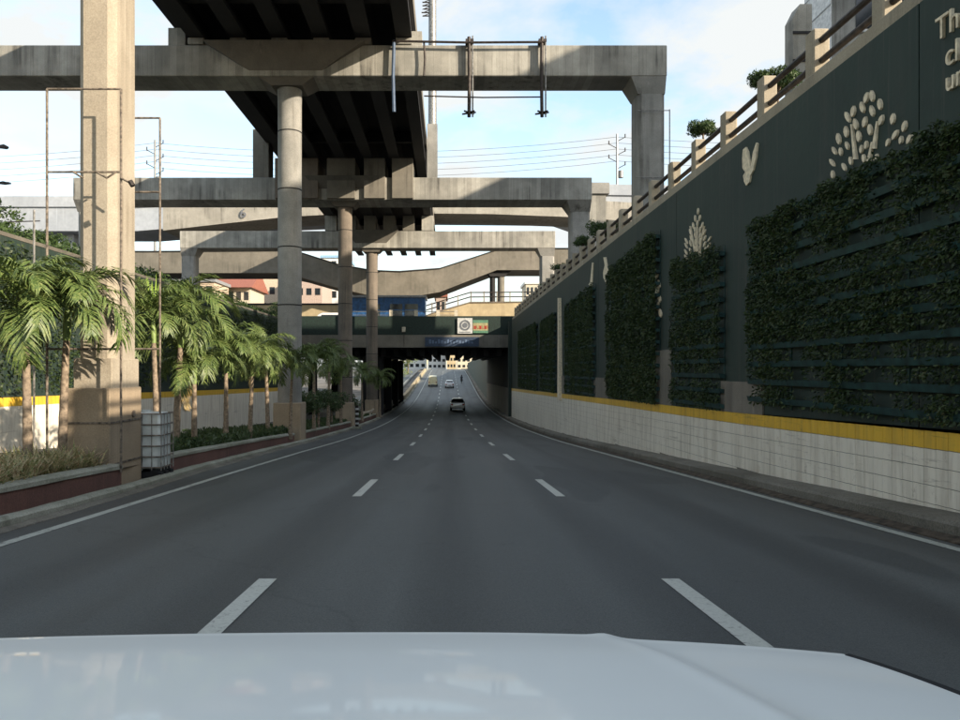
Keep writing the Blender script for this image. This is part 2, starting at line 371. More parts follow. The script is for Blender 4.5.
M['palmbark'] = plain('ringed_palm_bark', (.27, .21, .15), .9, var=.3, scale=14)
M['shaft'] = plain('green_crownshaft', (.20, .28, .08), .5)

# ------------------------------------------------------------------ leaves
def snoise(p, s, seed=0):
    x, y, z = (p[:, i] * s + seed * 1.7 + i * 3.1 for i in range(3))
    return (np.sin(x * 1.3 + np.sin(y * 1.7)) + np.sin(y * 1.9 + 1.3 * np.sin(z * 1.1)) + np.sin(z * 2.1 + 1.2 * np.sin(x * .9)) + .6 * np.sin(x * 3.7 + y * 2.9) * np.sin(z * 4.1)) / 3.4
def leaf_mesh(name, c, mat, size, parent=None, aim=None, jitter=1.0, aspect=.45, droop=.3):
    n = len(c); d = npr.normal(size=(n, 3)) * jitter
    if aim is not None: d = d + aim
    d[:, 2] -= droop; d /= np.linalg.norm(d, axis=1)[:, None]
    u = np.cross(d, npr.normal(size=(n, 3))); u /= np.linalg.norm(u, axis=1)[:, None]
    s = size * npr.uniform(.6, 1.35, n)[:, None]
    nn = np.cross(d, u)
    v = np.stack([c, c + d * s * .5 + u * s * aspect * .5 + nn * s * .08, c + d * s - nn * s * .06, c + d * s * .5 - u * s * aspect * .5 + nn * s * .08], 1).reshape(-1, 3)
    L = wloc(parent) if parent is not None else Vector((0, 0, 0)); v = v - np.array(L)
    me = bpy.data.meshes.new(name); me.vertices.add(n * 4); me.vertices.foreach_set('co', v.astype(np.float32).ravel())
    me.loops.add(n * 4); me.loops.foreach_set('vertex_index', np.arange(n * 4, dtype=np.int32))
    me.polygons.add(n); me.polygons.foreach_set('loop_start', np.arange(0, n * 4, 4, dtype=np.int32))
    me.update(calc_edges=True); me.materials.append(mat)
    o = bpy.data.objects.new(name, me); COL.objects.link(o); o.parent = parent
    return o
def blob_pts(centers, per, squash=.8):
    out_ = []
    for (x, y, z, r) in centers:
        k = int(per * r * r); d = npr.normal(size=(k, 3)); d /= np.linalg.norm(d, axis=1)[:, None]
        rr = r * npr.uniform(.45, 1.0, k) ** .6; p = d * rr[:, None]; p[:, 2] *= squash; p += (x, y, z)
        keep = snoise(p, 2.4 / max(r, .3), k) > -.45; out_.append(p[keep])
    return np.concatenate(out_)
def tree(name, base, h, r, label, mat='tree', group=None, cat='tree', nb=9, per=900, leaf=.16, squash=.75, trunk_r=None, spread=.75):
    t = thing(name, base, label, cat, group); x, y, z = base
    tr = trunk_r or h * .03; cz = z + h - r * squash
    m = MB(); m.tube([(x, y, z - .15), (x + .02 * h, y, z + h * .3), (x, y, cz - r * .2)], [tr * 1.4, tr, tr * .7], 8)
    cs = []
    for i in range(nb):
        a = i * 2.4 + rnd.random(); q = spread * r * math.sqrt((i + .3) / nb); ez = rnd.uniform(-.35, .45) * r * squash
        c = (x + q * math.cos(a), y + q * math.sin(a), cz + ez, r * rnd.uniform(.38, .58)); cs.append(c)
        m.tube([(x, y, cz - r * .5), ((x + c[0]) / 2, (y + c[1]) / 2, cz - r * .1), c[:3]], [tr * .6, tr * .35, tr * .12], 5)
    m.build('trunk', M['bark'], t, True)
    o = leaf_mesh('crown', blob_pts(cs, per / (leaf / .16) ** 2 * .55, squash), M[mat], leaf, t)
    return t

# ================================================================== GROUND AND ROADS
YS = [-70, -50, -30, -15, -5, 0] + list(range(4, 76, 4)) + [74.9, 75.1] + list(range(80, 120, 4)) + list(range(120, 300, 10)) + [320, 360, 400]
def zside(X, y):
    return float(np.interp(y, [-70, 112, 124, 200, 400], [6.0, 6.0, 3.2, 2.0, 1.6]))
def zground(X, y):
    if X < -15.4 and y > 75: return zr(min(y, 400)) - .2
    if X < -15.4 or X > 6.35: return zside(X, y)
    return zr(min(y, 400)) - .35
g = sheet([-2500, -300, -60, -15.45, -15.35, -6, 0, 6.3, 6.4, 60, 300, 2500], [-300] + YS + [800, 4000], lambda X, y: zground(X, max(-70, y)))
struct(g.build('ground', M['ground'], fix=False))
RYS = list(np.arange(-60, 400, 2.0))
struct(sheet([kerbL, -3, -1, 1, 3, 5.6], RYS, lambda X, y: zr(y)).build('road', M['asphalt'], fix=False))
struct(sheet([-15.1, -12, -9.1], RYS, lambda X, y: zr(y)).build('opposite_road', M['asphalt'], fix=False))
# markings
def strip(xf, y0, y1, wdt, dz=.006, step=2.0):
    ys = list(np.arange(y0, y1, step)) + [y1]
    return sheet([lambda y: (xf(y) if callable(xf) else xf) - wdt / 2, lambda y: (xf(y) if callable(xf) else xf) + wdt / 2], ys, lambda X, y: zr(y) + dz)
rm = thing('lane_marking', (0, 0, 0), 'worn white lane dashes and edge lines painted on the asphalt', 'road marking'); rm['kind'] = 'structure'
for X in (-1.5, 1.85):
    k = 0; y = 3.2
    while y < 230:
        strip(X, y, y + 3.05, .15, .006, 1.02).build('dash', M['mark'], rm, fix=False); y += 9.1
for nm, xf in (('edge_line', lineL), ('edge_line', 5.15)):
    strip(xf, -40, 330, .14).build(nm, M['edgeline'], rm, fix=False)
struct(strip(-9.6, -40, 200, .12).build('opposite_edge_line', M['edgeline'], fix=False))

# right kerb ledge and its strip of road dirt
def profile_run(prof, ys, zf, off=None):
    """loft an XZ profile along Y; prof = [(x, dz)]"""
    m = MB(); secs = []
    for y in ys:
        ox = off(y) if off else 0
        secs.append([(x + ox + rnd.uniform(-.008, .008), y, zf(y) + dz + rnd.uniform(-.006, .006)) for x, dz in prof])
    return m.loft(secs, True, True)
KYS = list(np.arange(-40, 70, .6)) + list(np.arange(70, 320, 5.0))
struct(profile_run([(5.52, -.2), (5.52, .15), (5.56, .19), (6.05, .22), (6.05, -.2)], KYS, zr).build('kerb_right', M['kerb'], fix=True))
struct(profile_run([(5.34, -.1), (5.34, .012), (5.50, .05), (5.50, -.1)], KYS, zr).build('gutter_dirt', M['soil']))
# left kerb: low rough kerb
struct(profile_run([(-.02, -.2), (-.0, .09), (-.05, .125), (-.17, .13), (-.20, .07), (-.42, .06), (-.42, -.2)], [y for y in KYS], zr, kerbL).build('kerb_left', M['kerbtop']))
struct(profile_run([(.18, -.1), (.16, .01), (.01, .035), (.01, -.1)], KYS, zr, kerbL).build('gutter_grit', M['kerb']))
# planting strip between the roads
struct(sheet([lambda y: kerbL(y) - .52, lambda y: kerbL(y) - 1.4, -8.95], list(np.arange(-40, 118, 2.0)), lambda X, y: zr(y) + .34).build('planting_strip', M['soil'], fix=False))
pw = thing('planter_wall', (-6, 9, 0), 'low dark red planter wall with pale coping along the left kerb', 'planter')
def planter_piece(y0, y1):
    ys = list(np.arange(y0, y1, .7)) + [y1]
    profile_run([(-.35, -.1), (-.35, .37), (-.50, .37), (-.50, -.1)], ys, zr, kerbL).build('red_face', M['red'], pw)
    profile_run([(-.32, .372), (-.32, .43), (-.36, .46), (-.60, .46), (-.60, .372)], ys, zr, kerbL).build('coping', M['kerbtop'], pw)
planter_piece(-30, 13.42); planter_piece(15.9, 32.4); planter_piece(34.6, 72)
struct(profile_run([(-8.95, -.2), (-8.95, .5), (-9.15, .5), (-9.15, -.2)], list(np.arange(-40, 118, 3.0)), zr).build('planter_back_wall', M['kerb']))

# ================================================================== RIGHT RETAINING WALL
rw = thing('retaining_wall', (6.25, 30, 0), 'tall dark green wall with a yellow and cream tiled base along the right kerb', 'wall')
js = [-40, -20.7, -10.6, -.5, 9.53, 19.65, 29.8, 39.9, 50, 60.1, 70.4]
for a, b in zip(js[:-1], js[1:]):
    MB().prism([(a + .012, stripe(a) - .35), (b - .012, stripe(b) - .35), (b - .012, 6.06), (a + .012, 6.06)], 'x', 5.985, 6.5).build('wall_panel', M['green'], rw)
MB().box(6.01, 6.48, -40, 70.3, -3, 5.9).build('wall_core', M['black'], rw)
# backing under the tiles
bkp = [(y, stripe(y) - .004) for y in np.arange(-40, 70.5, 2.2)]
MB().prism([(y, z) for y, z in bkp] + [(y, zr(y) - .3) for y, z in reversed(bkp)], 'x', 5.955, 6.1).build('grout_bed', M['grout'], rw)
T = .225
tm = {}
def tile_mesh(kind):
    if kind in tm: return tm[kind]
    m = MB(); h = T - .007
    m.add([(0, 0, 0), (0, h, 0), (0, h, -h), (0, 0, -h), (-.007, .003, -.003), (-.007, h - .003, -.003), (-.007, h - .003, -h + .003), (-.007, .003, -h + .003)],
          [(4, 5, 6, 7), (0, 1, 5, 4), (1, 2, 6, 5), (2, 3, 7, 6), (3, 0, 4, 7)])
    o = m.build('tile', M[kind]); tm[kind] = o.data; bpy.data.objects.remove(o); return tm[kind]
y = 6.0; base = wloc(rw); ncol = 0
cols = []
while y < 70: cols.append(y); y += T
near = [c for c in cols if 8.0 <= c <= 20.2]
stuffm = {'tile': MB(), 'ytile': MB()}
for c in cols:
    z0 = stripe(c); k = 0
    while z0 - k * T - .02 > zr(c) + .215:
        kind = 'ytile' if k == 0 else 'tile'
        bot = z0 - (k + 1) * T
        if c in near:
            link('tile', tile_mesh(kind), rw, (5.954 - base.x + rnd.uniform(-.0015, .0015), c - base.y, z0 - k * T - base.z))
        else:
            h = T - .007; zz = z0 - k * T
            stuffm[kind].box(5.944 + rnd.uniform(-.0015, .0015), 5.954, c, c + h, zz - h, zz)
        k += 1
for kd, mb in stuffm.items():
    o = mb.build('tiles', M[kd], rw); o['kind'] = 'stuff'
# bare plinth blocks of the wall between planting panels
for (x0, x1, zt) in ((723, 765, 1.16), (657, 673, 1.95), (595, 609, 1.1), (560, 565, 1.1)):
    ya, yb = F * 6 / (x1 - CX), F * 6 / (x0 - CX)
    MB().prism([(ya, stripe(ya) + .004), (yb, stripe(yb) + .004), (yb, zt), (ya, zt)], 'x', 5.95, 5.984).build('bare_plinth', M['greybr'], rw)
# coping beam at the top of the wall
MB().box(6.02, 6.44, -40, 70.3, 6.064, 6.30).build('coping', M['rail'], rw, bevel=.02)
# railing on the wall
rl = thing('wall_railing', (6.23, 10, 6.3), 'concrete post railing with two dark pipes on top of the dark green wall', 'railing')
py = 10.65 - 2.0 * 8; posts = []
pm = MB().box(-.14, .14, -.15, .15, 0, .80).build('post', M['rail'], bevel=.025).data
bpy.data.objects.remove([o for o in COL.objects if o.data == pm][0])
k = 0
while py < 70:
    link('post', pm, rl, (0, py - 10, 0.002)); py += 2.0
for zz in (6.56, 6.90):
    MB().tube([(6.23, -6, zz), (6.23, 70, zz)], .055, 8).build('rail', M['darksteel'], rl, True)

# planting panels (troughs + creepers)
def panel(x0, x1, ztl, ztr, label, dens=1.0, gaps=0):
    ya, yb = F * 5.9 / (x1 - CX), F * 5.9 / (x0 - CX)
    t = thing('planting_panel', (5.9, (ya + yb) / 2, stripe((ya + yb) / 2)), label, 'green wall panel', 'planting panels on the green wall')
    z0 = stripe(ya) + .06
    top = lambda y: ztr + (ztl - ztr) * (y - ya) / (yb - ya)
    zz = z0
    while zz < max(ztl, ztr) - .1:
        MB().prism([(5.965, zz), (5.965, zz + .09), (5.83, zz + .10), (5.86, zz)], 'y', ya, yb).build('trough', M['teal'], t)
        zz += .33
    y = ya + .05
    while y <= yb - .03:
        MB().box(5.968, 5.985, y, y + .05, z0 - .1, top(y)).build('upright', M['teal'], t); y += max(.8, (yb - ya) / 6)
    A = (yb - ya) * (max(ztl, ztr) - z0); n = int(A * (2600 if yb < 22 else 1500) * dens)
    p = np.column_stack([npr.uniform(0, 1, n), npr.uniform(ya, yb, n), npr.uniform(z0 - .02, max(ztl, ztr) + .12, n)])
    q = p.copy(); q[:, 0] = 0
    lum = snoise(q, 1.5, gaps) * .6 + snoise(q, 4.2, gaps + 2) * .4
    row = ((p[:, 2] - z0) % .33) / .33
    bare = np.clip(.5 + 1.1 * snoise(q, .55, gaps + 7) + .25 * (1.6 - (p[:, 2] - z0)) + (yb - p[:, 1] < .25) * -.5, .05, 1)
    keep = (lum * .9 + .52 - gaps * .07 - (row < .36) * .38 * bare - .10 * bare > npr.uniform(0, 1, n) * .9)
    topz = ztr + (ztl - ztr) * (p[:, 1] - ya) / (yb - ya) + .05 * np.sin(p[:, 1] * 5) + .04 * np.sin(p[:, 1] * 13)
    keep &= p[:, 2] < topz
    thick = (.05 + .09 * np.clip(lum + .35, 0, 1)) * (1 if yb < 30 else .4); p[:, 0] = 5.88 - thick * p[:, 0]
    p = p[keep]
    o = leaf_mesh('foliage', p, M['hedge'], .066 if yb < 22 else .085, t, aim=np.array((-.7, 0, 0)), jitter=.6, droop=.7); o['kind'] = 'stuff'
    return t
panel(750, 1400, 4.22, 4.35, 'largest creeper panel on the green wall, nearest the kerb, below the lettering', 1.3, 0)
panel(673, 722, 4.25, 4.1, 'creeper panel with bare teal troughs below the cream leaf tree', 1.1, 1.6)
panel(609, 658, 5.0, 5.35, 'tall creeper panel with its right edge bare, left of a bare plinth', 1.2, 1.0)
panel(566, 594, 4.6, 4.9, 'narrow creeper panel between two small cream cut-outs', 1.2, .3)
panel(541, 555.5, 4.4, 4.6, 'creeper panel second from the underpass mouth', 1.0, .2)
panel(519, 537, 4.6, 4.6, 'creeper panel closest to the underpass mouth', 1.0, .2)

# cut-out reliefs
WX = 5.983
def on_wall(px, py):
    Y = F * WX / (px - CX); return (Y, zat(py, Y))
def relief(pts, t, name, dep=.035):
    MB().prism([on_wall(*p) for p in pts], 'x', WX - dep, WX).build(name, M['art'], t)
def leafshape(cx, cy, L, ang, wd=.3):
    c, s = math.cos(ang), math.sin(ang); out_ = []
    for u_, v_ in ((.5, 0), (.28, .36), (0, .5), (-.3, .36), (-.5, 0), (-.3, -.36), (0, -.5), (.28, -.36)):
        u = L * u_; v = L * wd * v_; out_.append((cx + v * c + u * s, cy - u * c + v * s))
    return out_
ta = thing('leaf_tree_relief', (WX, 10.7, 4.6), 'cream cut-out tree of many leaves beside the lettering on the green wall', 'wall relief')
for (a, b) in ((437,118),(418,124),(463,145),(375,168),(405,155),(357,187),(437,167),(467,197),(413,203),(383,210),(505,193),(543,217),(352,235),(430,228),(393,250),(327,258),(355,280),(313,297),(402,292),(334,300),(306,336),(367,330),(308,375),(418,278),(489,270),(513,245),(532,262),(410,322),(345,350),(450,320),(560,258)):
    px, py = 740 + a / 3.273, 60 + b / 3.273
    relief(leafshape(px, py, 11.5 if b < 260 else 8.5, (a - 420) / 420 + rnd.uniform(-.25, .25), .34), ta, 'leaf')
for (a, b, c, d) in ((370, 210, 383, 325), (455, 200, 443, 290), (438, 268, 426, 335)):
    p0 = (740 + a / 3.273, 60 + b / 3.273); p1 = (740 + c / 3.273, 60 + d / 3.273)
    relief([(p0[0] - .5, p0[1]), (p0[0] + .5, p0[1]), (p1[0] + 1.6, p1[1]), (p1[0] - 1.6, p1[1])], ta, 'branch')
tb = thing('leaf_tree_relief', (WX, 17.9, 4.8), 'smaller cream cut-out tree standing above the bare-troughed creeper panel', 'wall relief')
for r_ in range(8):
    n = 1 + r_ if r_ < 4 else 6
    for i in range(n):
        px = 698.5 + (i - (n - 1) / 2) * (4.6) + rnd.uniform(-.5, .5); pyy = 211 + r_ * 6 + rnd.uniform(-1, 1) + abs(i - (n - 1) / 2) * 2.0
        relief(leafshape(px, pyy, 6.6, (px - 698) / 26, .19), tb, 'leaf')
for dxp in (-7, 0, 7):
    relief([(698 + dxp * .2 - .6, 256), (698 + dxp * .2 + .6, 256), (698 + dxp + .3, 226), (698 + dxp - .3, 226)], tb, 'branch')
bd = thing('bird_relief', (WX, 14.7, 5.2), 'cream cut-out bird with raised wings on the bare green wall', 'wall relief')
relief([(680 + a / 3.43, b / 3.43) for a, b in ((221, 514), (231, 504), (238, 520), (243, 552), (247, 578), (256, 522), (267, 489), (271, 493), (266, 540), (256, 585), (247, 602), (243, 625), (232, 637), (225, 622), (222, 603), (229, 590), (220, 577), (219, 545))], bd, 'body')
b2 = thing('bird_relief', (WX, 29, 5.0), 'small cream cut-out bird just left of the tall creeper panel', 'wall relief')
relief([(560 + a / 7.2, 200 + b / 7.2) for a, b in ((318, 412), (335, 412), (350, 500), (352, 575), (338, 605), (318, 560), (316, 520), (328, 470))], b2, 'body')
b3 = thing('bird_relief', (WX, 31.5, 5.0), 'thin cream hanging cut-out farthest along the green wall', 'wall relief')
relief([(560 + a / 7.2, 200 + b / 7.2) for a, b in ((236, 450), (244, 450), (238, 570), (236, 622), (210, 610), (222, 590))], b3, 'body')
b4 = thing('leaf_tree_relief', (WX, 21.3, 3.5), 'slender cream cut-out sprig beside the tall creeper panel', 'wall relief')
for i, (a, b) in enumerate(((657.5, 275), (659.5, 284), (657.8, 291), (660, 298), (658.5, 306), (661, 313))): relief(leafshape(a, b, 9, .15 * (-1) ** i, .3), b4, 'leaf')

b5 = thing('strip_relief', (WX, 40, 3), 'tall thin cream strip between two far creeper panels', 'wall relief')
relief([(560.5, 298), (561.3, 298), (561.8, 330), (562.6, 400), (560.2, 400), (560.6, 340)], b5, 'strip', .16)
def text(body, parent, Yl, zb, size, X=WX - .02, name='lettering', mat='art', mtx=None, ext=.02):
    cu = bpy.data.curves.new(name, 'FONT'); cu.body = body; cu.size = size; cu.extrude = ext; cu.materials.append(M[mat])
    o = bpy.data.objects.new(name, cu); COL.objects.link(o); o.parent = parent; L = wloc(parent)
    m4 = mtx or Matrix(((0, 0, -1, 0), (-1, 0, 0, 0), (0, 1, 0, 0), (0, 0, 0, 1)))
    me = bpy.data.meshes.new_from_object(o); bpy.data.objects.remove(o); me.transform(Matrix.Translation(Vector((X, Yl, zb)) - L) @ m4)
    return link(name, me, parent)
tx = thing('wall_lettering', (WX, 9, 5.2), 'cream raised letters reading Thi, cl and ur high on the green wall', 'lettering')
text('Thi', tx, 9.16, 5.40, .40); text('cl', tx, 8.98, 5.02, .38); text('ur', tx, 8.98, 4.72, .36)

# ================================================================== LEFT RETAINING WALL
lw = thing('retaining_wall', (-15.3, 30, 0), 'far left retaining wall, dark green above a pale base, behind the palms', 'wall')
ysl = list(np.arange(-40, 73.9, 3.0))
MB().prism([(y, stripe(y) + .1) for y in ysl] + [(70, 5.96), (-40, 5.96)], 'x', -15.45, -15.1).build('wall_panel', M['green'], lw)
MB().prism([(y, zr(y) - .1) for y in ysl] + [(y, stripe(y) - .21) for y in reversed(ysl)], 'x', -15.45, -15.06).build('pale_base', M['tile'], lw)
MB().prism([(y, stripe(y) - .208) for y in ysl] + [(y, stripe(y) + .098) for y in reversed(ysl)], 'x', -15.45, -15.05).build('yellow_band', M['ytile'], lw)
MB().box(-15.47, -15.08, -40, 71, 5.963, 6.1).build('coping', M['capital'], lw)
n = 26000; p = np.column_stack([npr.uniform(-15.1, -14.75, n), npr.uniform(5, 66, n), npr.uniform(.6, 5.8, n)])
p = p[(snoise(p, 1.0, 3) > -.3)]
o = leaf_mesh('foliage', p, M['hedge'], .16, lw, aim=np.array((.9, 0, 0)), jitter=.8); o['kind'] = 'stuff'

# ================================================================== PORTAL FRAMES AND VIADUCT
def portal(idx, Yf, Yb, zt, zb, xr, xl, colx, colr, label, rc_w):
    t = thing('portal_frame', (colx, Yf + .9, zr(Yf)), label, 'concrete frame', 'concrete portal frames over the road')
    MB().box(xl, xr, Yf, Yb, zb, zt).build('crossbeam', M['beam'], t, bevel=.03)
    ym = (Yf + Yb) / 2
    # central round column
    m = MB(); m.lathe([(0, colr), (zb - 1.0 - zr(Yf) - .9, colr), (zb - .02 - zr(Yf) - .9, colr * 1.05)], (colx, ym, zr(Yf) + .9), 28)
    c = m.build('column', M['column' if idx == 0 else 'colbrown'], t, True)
    nb = int((zb - zr(Yf)) / 2.6)
    for i in range(1, nb):
        zz = zr(Yf) + .9 + i * 2.6
        MB().lathe([(0, colr + .012), (.05, colr + .012)], (colx, ym, zz), 28).build('band', M['deck'], c, True)
    # flared capital, its front face leaning out to the beam top
    hw = 3.5 if idx == 0 else 2.6; cw = colr + .15; pr = .45
    fl = MB().add([(colx - hw, Yf - pr, zt + .03), (colx + hw, Yf - pr, zt + .03), (colx + hw, Yb + pr, zt + .03), (colx - hw, Yb + pr, zt + .03),
                   (colx - cw, ym - cw, zb - .32), (colx + cw, ym - cw, zb - .32), (colx + cw, ym + cw, zb - .32), (colx - cw, ym + cw, zb - .32)],
                  [(0, 1, 2, 3), (7, 6, 5, 4), (0, 4, 5, 1), (1, 5, 6, 2), (2, 6, 7, 3), (3, 7, 4, 0)])
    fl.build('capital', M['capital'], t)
    b = MB().box(colx - .62, colx + .62, ym - .62, ym + .62, zr(Yf) - .3, zr(Yf) + 1.75).build('pedestal', M['tanped'], t, bevel=.04)
    # end columns
    for s_, xe in ((1, xr), (-1, xl)):
        x0, x1 = (xe - rc_w - .02, xe - .02) if s_ > 0 else (xe + .02, xe + rc_w + .02)
        q = .14; ca, cb_ = ym - .66, ym + .66
        MB().prism([(x0 + q, ca), (x1 - q, ca), (x1, ca + q), (x1, cb_ - q), (x1 - q, cb_), (x0 + q, cb_), (x0, cb_ - q), (x0, ca + q)], 'z', 5.7, zb - .7).build('end_column', M['column'], t)
        e = .12
        MB().add([(x0 - .35 * (s_ > 0), Yf + .02, zb - .002), (x1 + .35 * (s_ < 0), Yf + .02, zb - .002), (x1 + .35 * (s_ < 0), Yb - .02, zb - .002), (x0 - .35 * (s_ > 0), Yb - .02, zb - .002),
                  (x0, ca, zb - .7), (x1, ca, zb - .7), (x1, cb_, zb - .7), (x0, cb_, zb - .7)],
                 [(0, 1, 2, 3), (7, 6, 5, 4), (0, 4, 5, 1), (1, 5, 6, 2), (2, 6, 7, 3), (3, 7, 4, 0)]).build('column_head', M['column'], t)
    return t
GX = [-11.1, -9.26, -7.42, -5.58, -3.74, -1.95]
p1 = portal(0, 33, 34.8, 15.7, 14.34, 9.64, -27, -7.15, .53, 'nearest concrete portal frame with drain pipes hung from its beam', 1.2)
p2 = portal(1, 52, 54.5, 14.75, 13.2, 9.98, -26, -7.3, .5, 'middle concrete portal frame with tall bearing blocks under the girders', 1.35)
p3 = portal(2, 71, 73, 14.56, 12.95, 10.15, -25.4, -7.3, .55, 'farthest concrete portal frame, above the underpass mouth', 1.3)
for (pp, Yf, Yb, zt) in ((p1, 33, 34.8, 15.7), (p2, 52, 54.5, 14.75), (p3, 71, 73, 14.56)):
    if pp is p2:
        for a, b in ((275, 293), (300, 318), (327, 355), (364, 385), (392, 413)):
            MB().box(xat(a, 51.8), xat(b, 51.8), 51.72, 54.6, 13.25, 16.02).build('bearing_block', M['colbrown' if b < 320 else 'greybr'], pp, bevel=.02)
        MB().box(xat(252, 52), xat(268, 52), 52.2, 53.6, 14.753, zat(128, 52)).build('stub_column', M['greybr'], pp, bevel=.02)
        continue
    for i, gx in enumerate(GX):
        wv = .55 if zt < 15 else .35
        MB().box(gx - wv, gx + wv, Yf - .03, Yb + .03, zt + .034, 16.02).build('bearing_block', M['beam' if i in (0, 5) else 'greybr'], pp, bevel=.02)
MB().box(-1.75, -1.15, 33.1, 34, 15.703, 16.35).build('bearing_block', M['beam'], p1); MB().box(-12.35, -11.6, 33.1, 34, 15.703, 16.5).build('bearing_block', M['beam'], p1)
# viaduct deck
vd = thing('viaduct_deck', (-7, 40, 16), 'dark elevated road deck on girders running overhead on the left', 'viaduct')
for gx in GX:
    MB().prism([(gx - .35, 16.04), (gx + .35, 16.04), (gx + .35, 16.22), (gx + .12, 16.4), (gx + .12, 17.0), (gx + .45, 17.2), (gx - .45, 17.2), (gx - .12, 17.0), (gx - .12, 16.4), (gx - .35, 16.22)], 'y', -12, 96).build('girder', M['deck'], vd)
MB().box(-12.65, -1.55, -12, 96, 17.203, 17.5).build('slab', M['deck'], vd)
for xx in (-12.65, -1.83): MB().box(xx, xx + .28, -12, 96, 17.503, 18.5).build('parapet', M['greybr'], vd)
yy = 2.0
while yy < 95:
    for a, b in zip(GX[:-1], GX[1:]): 
        if abs(yy - 34) > 2: MB().box(a + .14, b - .14, yy, yy + .3, 16.45, 17.15).build('cross_brace', M['deck'], vd)
    yy += 9.5

# mast beside the deck on the middle frame
ms = thing('lattice_mast', (-1.05, 53, 14.76), 'tall pale mast with dark equipment rising beside the viaduct deck', 'mast')
MB().box(-1.46, -.74, 52.4, 53.4, 14.76, 18.6).build('plinth', M['column'], ms)
MB().tube([(-1.1, 52.9, 18.6), (-1.1, 52.9, 34)], [.3, .24], 10).build('pole', M['steel'], ms, True)
m = MB()
for i in range(16):
    z = 26.3 + i * .24; m.box(-1.9 + rnd.uniform(0, .3), -1.25, 52.75, 52.85, z, z + .05); m.tube([(-1.8, 52.8, z), (-1.2, 52.8, z + .24)], .03, 4)
m.box(-1.45, -.75, 52.6, 53.1, 27.6, 28.3); m.build('equipment', M['darksteel'], ms)

# drain pipes and rails hung from the first beam
for i, (px, top, bot, lab, mt) in enumerate(((394, 40, 112, 'blue hose hanging over the nearest crossbeam beside the deck', 'bluepipe'), (424, 42, 76, 'short dark pipe on the nearest crossbeam, next to the blue hose', 'darksteel'),
                                   (469, 37, 117, 'dark pipe with a crossed foot, left of the pair under the nearest crossbeam', 'darksteel'), (542, 37, 117, 'dark pipe with a crossed foot, right of the pair under the nearest crossbeam', 'darksteel'))):
    Y = 32.75; x = xat(px, Y); z0, z1 = zat(bot, Y), zat(top, Y)
    t = thing('drain_pipe', (x, Y, z0), lab, 'pipe', 'pipes hung from the nearest crossbeam')
    MB().tube([(x, Y, z0), (x + rnd.uniform(-.04, .04), Y, (z0 + z1) / 2), (x, Y, z1)], .075 if i != 1 else .045, 8).build('pipe', M[mt], t, True)
    if i > 1:
        MB().tube([(x + .16, Y, z0), (x + .16, Y, z1 + .05)], .035, 6).build('pipe', M['steel'], t)
        m = MB()
        for a in (0, .8, 1.6, 2.4): m.tube([(x - .3 * math.cos(a), Y - .3 * math.sin(a), z0 + .12 + .1 * math.sin(a * 3)), (x + .3 * math.cos(a), Y + .3 * math.sin(a), z0 + .2)], .04, 5)
        m.build('foot', M['darksteel'], t)
        MB().box(x - .15, x + .2, Y - .05, 33.1, 15.72, 15.85).build('bracket', M['darksteel'], t)
Y = 32.7
for (a, b, pyy, r_, lab) in ((392, 545, 42, .05, 'dark conduit laid along the top of the nearest crossbeam'), (424, 541, 97, .03, 'thin conduit slung below the nearest crossbeam')):
    tag(MB().tube([P(a, pyy - 1, Y), P((a + b) / 2, pyy + .5, Y), P(b, pyy, Y)], r_, 6).build('conduit', M['darksteel'], None, True), lab, 'conduit')
# scaffold rods on the right end column
sc = thing('rod_ladder', (9.7, 33, 9), 'thin rod frame fixed to the end column of the nearest frame', 'ladder')
m = MB().tube([(9.78, 33.1, 6.3), (9.78, 33.1, 12.9)], .025, 5); m.build('upright', M['steel'], sc)
for z in (12.85, 9.9, 7.9, 6.9): MB().tube([(8.3, 33.1, z), (9.78, 33.1, z)], .02, 5).build('rung', M['steel'], sc)

# ================================================================== BIG CREAM PILLAR
bp = thing('square_pillar', (-6.3, 14, zr(14)), 'broad cream sunlit pillar with chamfered corners on a tan stepped base', 'pillar')
fx0, fx1, fy0, fy1, q = -6.82, -6.16, 13.8, 14.86, .11
MB().prism([(fx0 + q, fy0), (fx1 - q, fy0), (fx1, fy0 + q * 1.6), (fx1, fy1 - q), (fx1 - q, fy1), (fx0 + q, fy1), (fx0, fy1 - q), (fx0, fy0 + q)], 'z', 1.6, 19.5).build('shaft', M['warm'], bp)
MB().box(-6.86, -6.145, 13.72, 14.92, .9, 1.62).build('plinth', M['warm'], bp, bevel=.02)
MB().box(-6.91, -6.13, 13.6, 15.0, zr(13.5) - .1, 1.07).build('pedestal', M['tanped'], bp, bevel=.02)
m = MB()
for z in (.42, -.35):
    m.box(-6.925, -6.115, 13.585, 13.598, z, z + .035); m.box(-6.128, -6.115, 13.6, 15.0, z, z + .035)
m.build('strap', M['rust'], bp)
MB().tube([(-6.105, 14.6, .55), (-6.13, 14.6, .55)], .07, 12).build('round_plate', M['rust'], bp)

